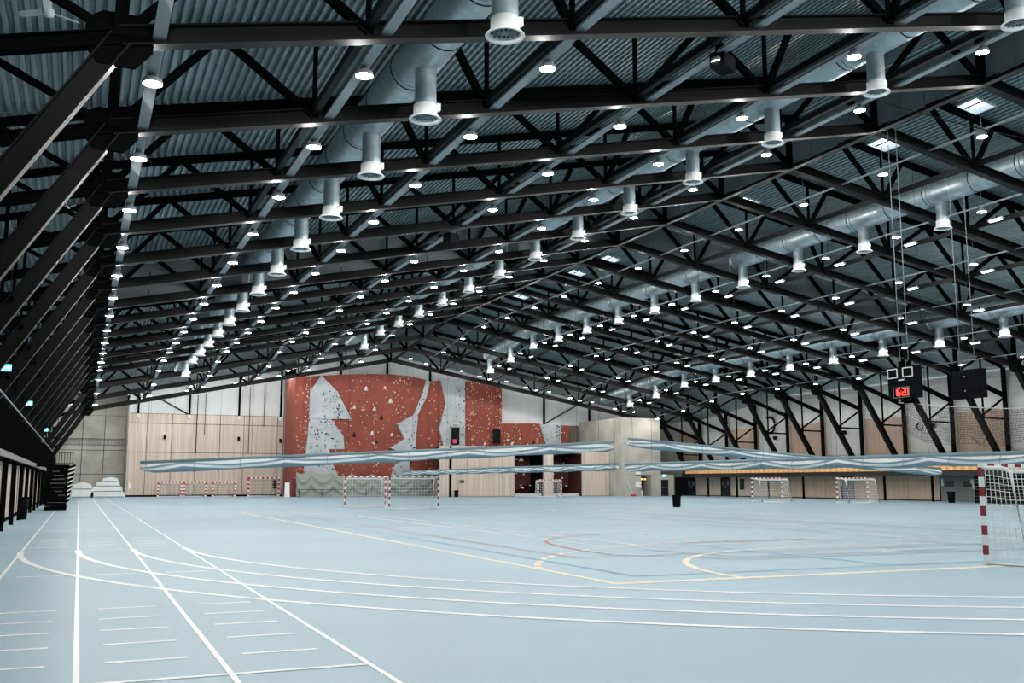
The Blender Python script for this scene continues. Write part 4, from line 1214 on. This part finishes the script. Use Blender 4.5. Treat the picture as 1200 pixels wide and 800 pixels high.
# grey tarpaulin over the foot of the climbing wall
TY = 112.6
hang = [(22.3, 2.76), (23.94, 2.87), (26.47, 2.66), (28.6, 2.55), (31.05, 2.55), (33.4, 2.5), (35.8, 2.5), (38.3, 2.2)]
t = thing('tarpaulin', 'grey tarpaulin draped in swags over the foot of the climbing wall', 'tarpaulin', (22.3, TY, 0))
b = MB(); NU, NV = 220, 22
vs = []
for i in range(NU + 1):
    x = hang[0][0] + (hang[-1][0] - hang[0][0]) * i / NU
    zt = interp(hang, x)
    for (a, _), (c, _) in zip(hang, hang[1:]):
        if a <= x <= c:
            f = (x - a) / (c - a); break
    zt -= 0.34 * 4 * f * (1 - f) * 0.8
    for j in range(NV + 1):
        v = j / NV
        z = zt * (1 - v)
        swag = v - 0.42 * 4 * f * (1 - f) * (1 - 0.4 * v)
        yy = -0.34 * (1 - abs(math.sin(swag * 6.2))) ** 1.5 * min(1, v * 3) - 0.12 * math.sin(x * 1.6) * v + 0.25 * (1 - v)
        vs.append((x - hang[0][0], yy, z + 0.02))
b.add(vs, [(i * (NV + 1) + j, i * (NV + 1) + j + 1, (i + 1) * (NV + 1) + j + 1, (i + 1) * (NV + 1) + j) for i in range(NU) for j in range(NV)], 0, True)
b.build('sheet', M_TARP, t)
t = thing('barrier_rail', 'thin dark rail on posts in front of the grey tarpaulin', 'barrier', (22.5, 112.0, 0))
b = MB(); b.tube([(0, 0, 0.85), (15.5, 0, 0.85)], 0.03, 6); b.build('rail', M_DARK, t)
for k in range(7):
    b = MB(); b.tube([(k * 2.55, 0, 0), (k * 2.55, 0, 0.85)], 0.035, 6); b.build('post', M_DARK, t)
t = thing('floor_sign', 'white folding sign standing at the corner of the climbing wall', 'sign', (21.35, 113.0, 0))
for sy, nm in ((-0.35, 'front_board'), (0.35, 'rear_board')):
    b = MB(); b.beam((0, sy, 0), (0, 0, 1.6), 0.5, 0.05, side=(1, 0, 0)); b.build(nm, M_WHITE, t)
t = thing('wall_panel_box', 'small grey control box on the wooden partition above the bin', 'control box', (39.6, 106.9, 1.55))
b = MB(); b.box((0, 0, 0), (0.55, 0.1, 0.36)); b.build('body', M_METALG, t)
b = MB(); b.box((0.1, -0.02, 0.1), (0.45, 0.0, 0.26)); b.build('display', M_GLASSD, t)
t = thing('wall_screen', 'dark blue panel on the wooden wall beside the taller small goal', 'panel', (21.3, 121.9, 0.9))
b = MB(); b.box((0, -0.1, 0), (0.6, 0.1, 1.3)); b.build('body', M_BIN, t)
b = MB(); b.box((0.04, -0.12, 0.05), (0.56, -0.1, 1.25)); b.build('face', M_GLASSD, t)
t = thing('switch_cabinet', 'narrow white switch box low on the wooden wall by the mats', 'switch box', (5.15, 121.9, 0.9))
b = MB(); b.box((0, -0.08, 0), (0.3, 0.1, 0.7)); b.build('body', M_WHITE, t)
b = MB(); b.box((0.03, -0.1, 0.05), (0.27, -0.08, 0.65)); b.build('door', M_OFF, t)
t = thing('leaning_pole', 'pale pole with a red foot leaning in the dark corner beside the partition', 'pole', (60.2, 103.6, 0))
# wall spotlights on the timber wall
for i, (x, z) in enumerate(((8.82, 6.81), (17.14, 6.75), (22.05, 6.6))):
    t = thing('wall_loudspeaker', 'small black loudspeaker on the pale wooden wall, %s from the concrete' % ORD[i], 'loudspeaker', (x, 121.85, z), 0, 'loudspeakers on the wooden wall')
    b = MB(); b.box((-0.13, -0.22, -0.24), (0.13, 0.02, 0.24)); b.build('cabinet', M_BIN, t)
    b = MB(); b.beam((0, 0.0, -0.05), (0, 0.14, -0.05), 0.06, 0.06); b.build('bracket', M_BLACK, t)
for i, (y, z) in enumerate(((79.0, 6.6), (67.6, 6.75), (90.0, 6.5))):
    t = thing('wall_loudspeaker', 'small black loudspeaker on the balcony wall, %s' % ('above the orange front', 'between the thick struts', 'by the concrete corner')[i], 'loudspeaker', (70.5, y, z))
    b = MB(); b.box((-0.25, -0.16, -0.2), (0.0, 0.16, 0.2)); b.build('cabinet', M_BIN, t)
    b = MB(); b.beam((0, 0, 0), (0.14, 0, 0), 0.06, 0.06); b.build('bracket', M_BLACK, t)
b = MB(); b.beam((0, 0, 0), (-0.8, 0.0, 1.9), 0.06, 0.06); b.build('shaft', M_PANELW, COL.objects[-1] if False else bpy.data.objects['leaning_pole'])
b = MB(); b.box((-0.15, -0.2, 0), (0.3, 0.2, 0.22)); b.build('foot', M_SRED, bpy.data.objects['leaning_pole'])

# ---------------------------------------------------------------- scoreboards hung at the middle
sb = thing('scoreboard', 'black hanging scoreboard with red clock digits', 'scoreboard', (30.85, 31.1, 5.08))
b = MB(); b.box((0.0, -0.78, 0.0), (0.3, 0.78, 1.32)); b.build('cabinet', M_BIN, sb)
b = MB(); b.box((-0.02, -0.78, 0.0), (0.0, 0.78, 0.03)); b.box((-0.02, -0.78, 0.64), (0.0, 0.78, 0.66)); stuff(b.build('seam', M_BLACK, sb))
for y in (-0.35, 0.48):
    b = MB()
    for a, c in (((-0.26, 0.88), (0.26, 0.88)), ((0.26, 0.88), (0.26, 1.24)), ((0.26, 1.24), (-0.26, 1.24)), ((-0.26, 1.24), (-0.26, 0.88))):
        b.beam((-0.03, y + a[0], a[1]), (-0.03, y + c[0], c[1]), 0.035, 0.035)
    b.build('square_frame', M_WHITE, sb)
b = MB(); b.box((-0.02, -0.12, 0.74), (0.0, 0.18, 0.79)); b.build('name_strip', M_WHITE, sb)
cl = MB(); cl.box((-0.05, -0.38, 0.06), (0.0, 0.42, 0.45)); clock = cl.build('clock_face', M_BLACK, sb)
b = MB()
for a, c in (((-0.4, 0.05), (0.44, 0.05)), ((0.44, 0.05), (0.44, 0.46)), ((0.44, 0.46), (-0.4, 0.46)), ((-0.4, 0.46), (-0.4, 0.05))):
    b.beam((-0.055, a[0], a[1]), (-0.055, c[0], c[1]), 0.02, 0.02)
b.build('clock_rim', M_CURT_B, clock)
SEG = {'1': 'bc', '6': 'afgedc', '2': 'abged', '0': 'abcdef'}
def seg_digit(b, ch, y0, z0, w, h):
    # seen from -X the text runs towards -Y
    P = {'a': ((0, h), (w, h)), 'b': ((w, h), (w, h / 2)), 'c': ((w, h / 2), (w, 0)), 'd': ((0, 0), (w, 0)), 'e': ((0, 0), (0, h / 2)), 'f': ((0, h / 2), (0, h)), 'g': ((0, h / 2), (w, h / 2))}
    for s_ in SEG[ch]:
        (u0, v0), (u1, v1) = P[s_]
        b.beam((-0.062, y0 - u0, z0 + v0), (-0.062, y0 - u1, z0 + v1), 0.034, 0.034)
for ch, y0 in (('1', 0.385), ('6', 0.205), ('2', -0.045), ('0', -0.225)):
    b = MB(); seg_digit(b, ch, y0, 0.125, 0.125, 0.27); b.build('digit', M_REDLED, clock)
b = MB(); b.box((-0.07, 0.0, 0.18), (-0.06, 0.035, 0.215)); b.box((-0.07, 0.0, 0.30), (-0.06, 0.035, 0.335)); b.build('colon', M_REDLED, clock)
b = MB(); b.box((0.02, -0.38, -0.2), (0.26, 0.0, 0.0)); b.build('horn', M_BLACK, sb)
for y in (-0.25, 0.2):
    b = MB(); b.tube([(0.15, y, 1.32), (0.15, y, 11.6)], 0.016, 5); b.build('suspension_wire', M_TRAY, sb)
    b = MB(); b.beam((0.15, y, 1.3), (0.15, y, 1.55), 0.12, 0.12); b.build('hanger_clamp', M_BLACK, sb)
s2 = thing('scoreboard', 'plain black hanging scoreboard without lit digits', 'scoreboard', (36.35, 32.85, 5.4))
for k in range(4):
    b = MB(); b.box((0.0, -0.86, k * 0.325), (0.3, 0.86, k * 0.325 + 0.312)); b.build('cabinet_slat', M_BIN, s2)
b = MB(); b.box((0.02, -0.85, 0.0), (0.28, 0.85, 1.29)); b.build('cabinet_core', M_BLACK, s2)
for z in (0.32, 0.96):
    b = MB(); b.box((-0.02, 0.05, z), (0.0, 0.09, z + 0.04)); b.build('indicator', M_WHITE, s2)
for y in (-0.4, 0.4):
    b = MB(); b.tube([(0.15, y, 1.3), (0.15, y, 10.42)], 0.014, 5); b.build('suspension_wire', M_TRAY, s2)

# ---------------------------------------------------------------- gathered black ball net and coiled cable at the balcony
bn = thing('ball_stop_net', 'gathered black ball net hanging in front of the balcony wall', 'net', (66.4, 50.0, 0))
b = MB(); b.tube([(0, 0, 7.1), (0, 6, 7.35), (0, 12, 7.95), (0, 17.5, 8.65)], 0.045, 6); b.build('top_rope', M_PANELG, bn)
b = MB(); rn = random.Random(5)
def NP(u, v):
    y = 16.8 * u
    zt = 7.1 + 1.5 * u * u + 0.05
    zb = 4.35 + 0.5 * abs(math.sin(u * 7)) + (1.3 * (u - 0.75) * 4 if u > 0.75 else 0)
    return Vector((0.35 * math.sin(u * 40 + v * 3) * v, y + 0.12 * math.sin(v * 20 + u * 30), zt + (zb - zt) * v))
for i in range(61):
    b.tube([NP(i / 60, j / 10) for j in range(11)], 0.014, 3, caps=False, smooth=False)
for j in range(17):
    b.tube([NP(i / 60, j / 16) for i in range(61)], 0.014, 3, caps=False, smooth=False)
stuff(b.build('net_cords', M_NETB, bn))
b = MB()
for k in range(3):
    b.tube([(66.3 + 0.03 * k, 65.1 + (0.36 - 0.02 * k) * math.cos(a * PI / 9), 6.4 + (0.36 - 0.02 * k) * math.sin(a * PI / 9)) for a in range(19)], 0.022, 5, caps=False)
tag(b.build('coiled_cable', M_BLACK), 'coil of black cable hanging from a strut beside the black ball net', 'cable')

# ---------------------------------------------------------------- loose pipework and cables
b = MB()
pts = [(70.35, 91.3, 8.82)] + [(70.35, 90.75 - 0.86 * math.sin(a * PI / 12), 7.96 + 0.86 * math.cos(a * PI / 12)) for a in range(13)] + [(70.35, 91.3, 7.1)]
b.tube(pts, 0.12, 10)
tag(b.build('curved_pipe', M_BLACK), 'thick black pipe bent in a half circle on the balcony wall', 'pipe')
b = MB()
pts = []
for k in range(13):
    u = k / 12
    pts.append((26.2 + 10.0 * u, 27.0 + 0.7 * u, 15.66 - 0.05 * u - 0.12 * math.sin(PI * u)))
b.tube(pts, 0.022, 5)
tag(b.build('guide_cable', M_DARK), 'thin dark cable slung across below the ridge in front of the skylights', 'cable')
for i, (x, y, z0) in enumerate(((12.32, 121.8, 5.0), (18.3, 121.8, 5.0), (13.2, 121.8, 7.2), (20.0, 121.8, 8.2))):
    b = MB(); b.tube([(x, y, z0), (x, y, chord_z(x) - 1.2)], 0.035, 5)
    tag(b.build('hanging_rope', M_DARK), 'thin dark rope hanging down the pale wooden wall, %s from the concrete' % ORD[(0, 2, 1, 3)[i]], 'rope', 'ropes on the wooden wall')
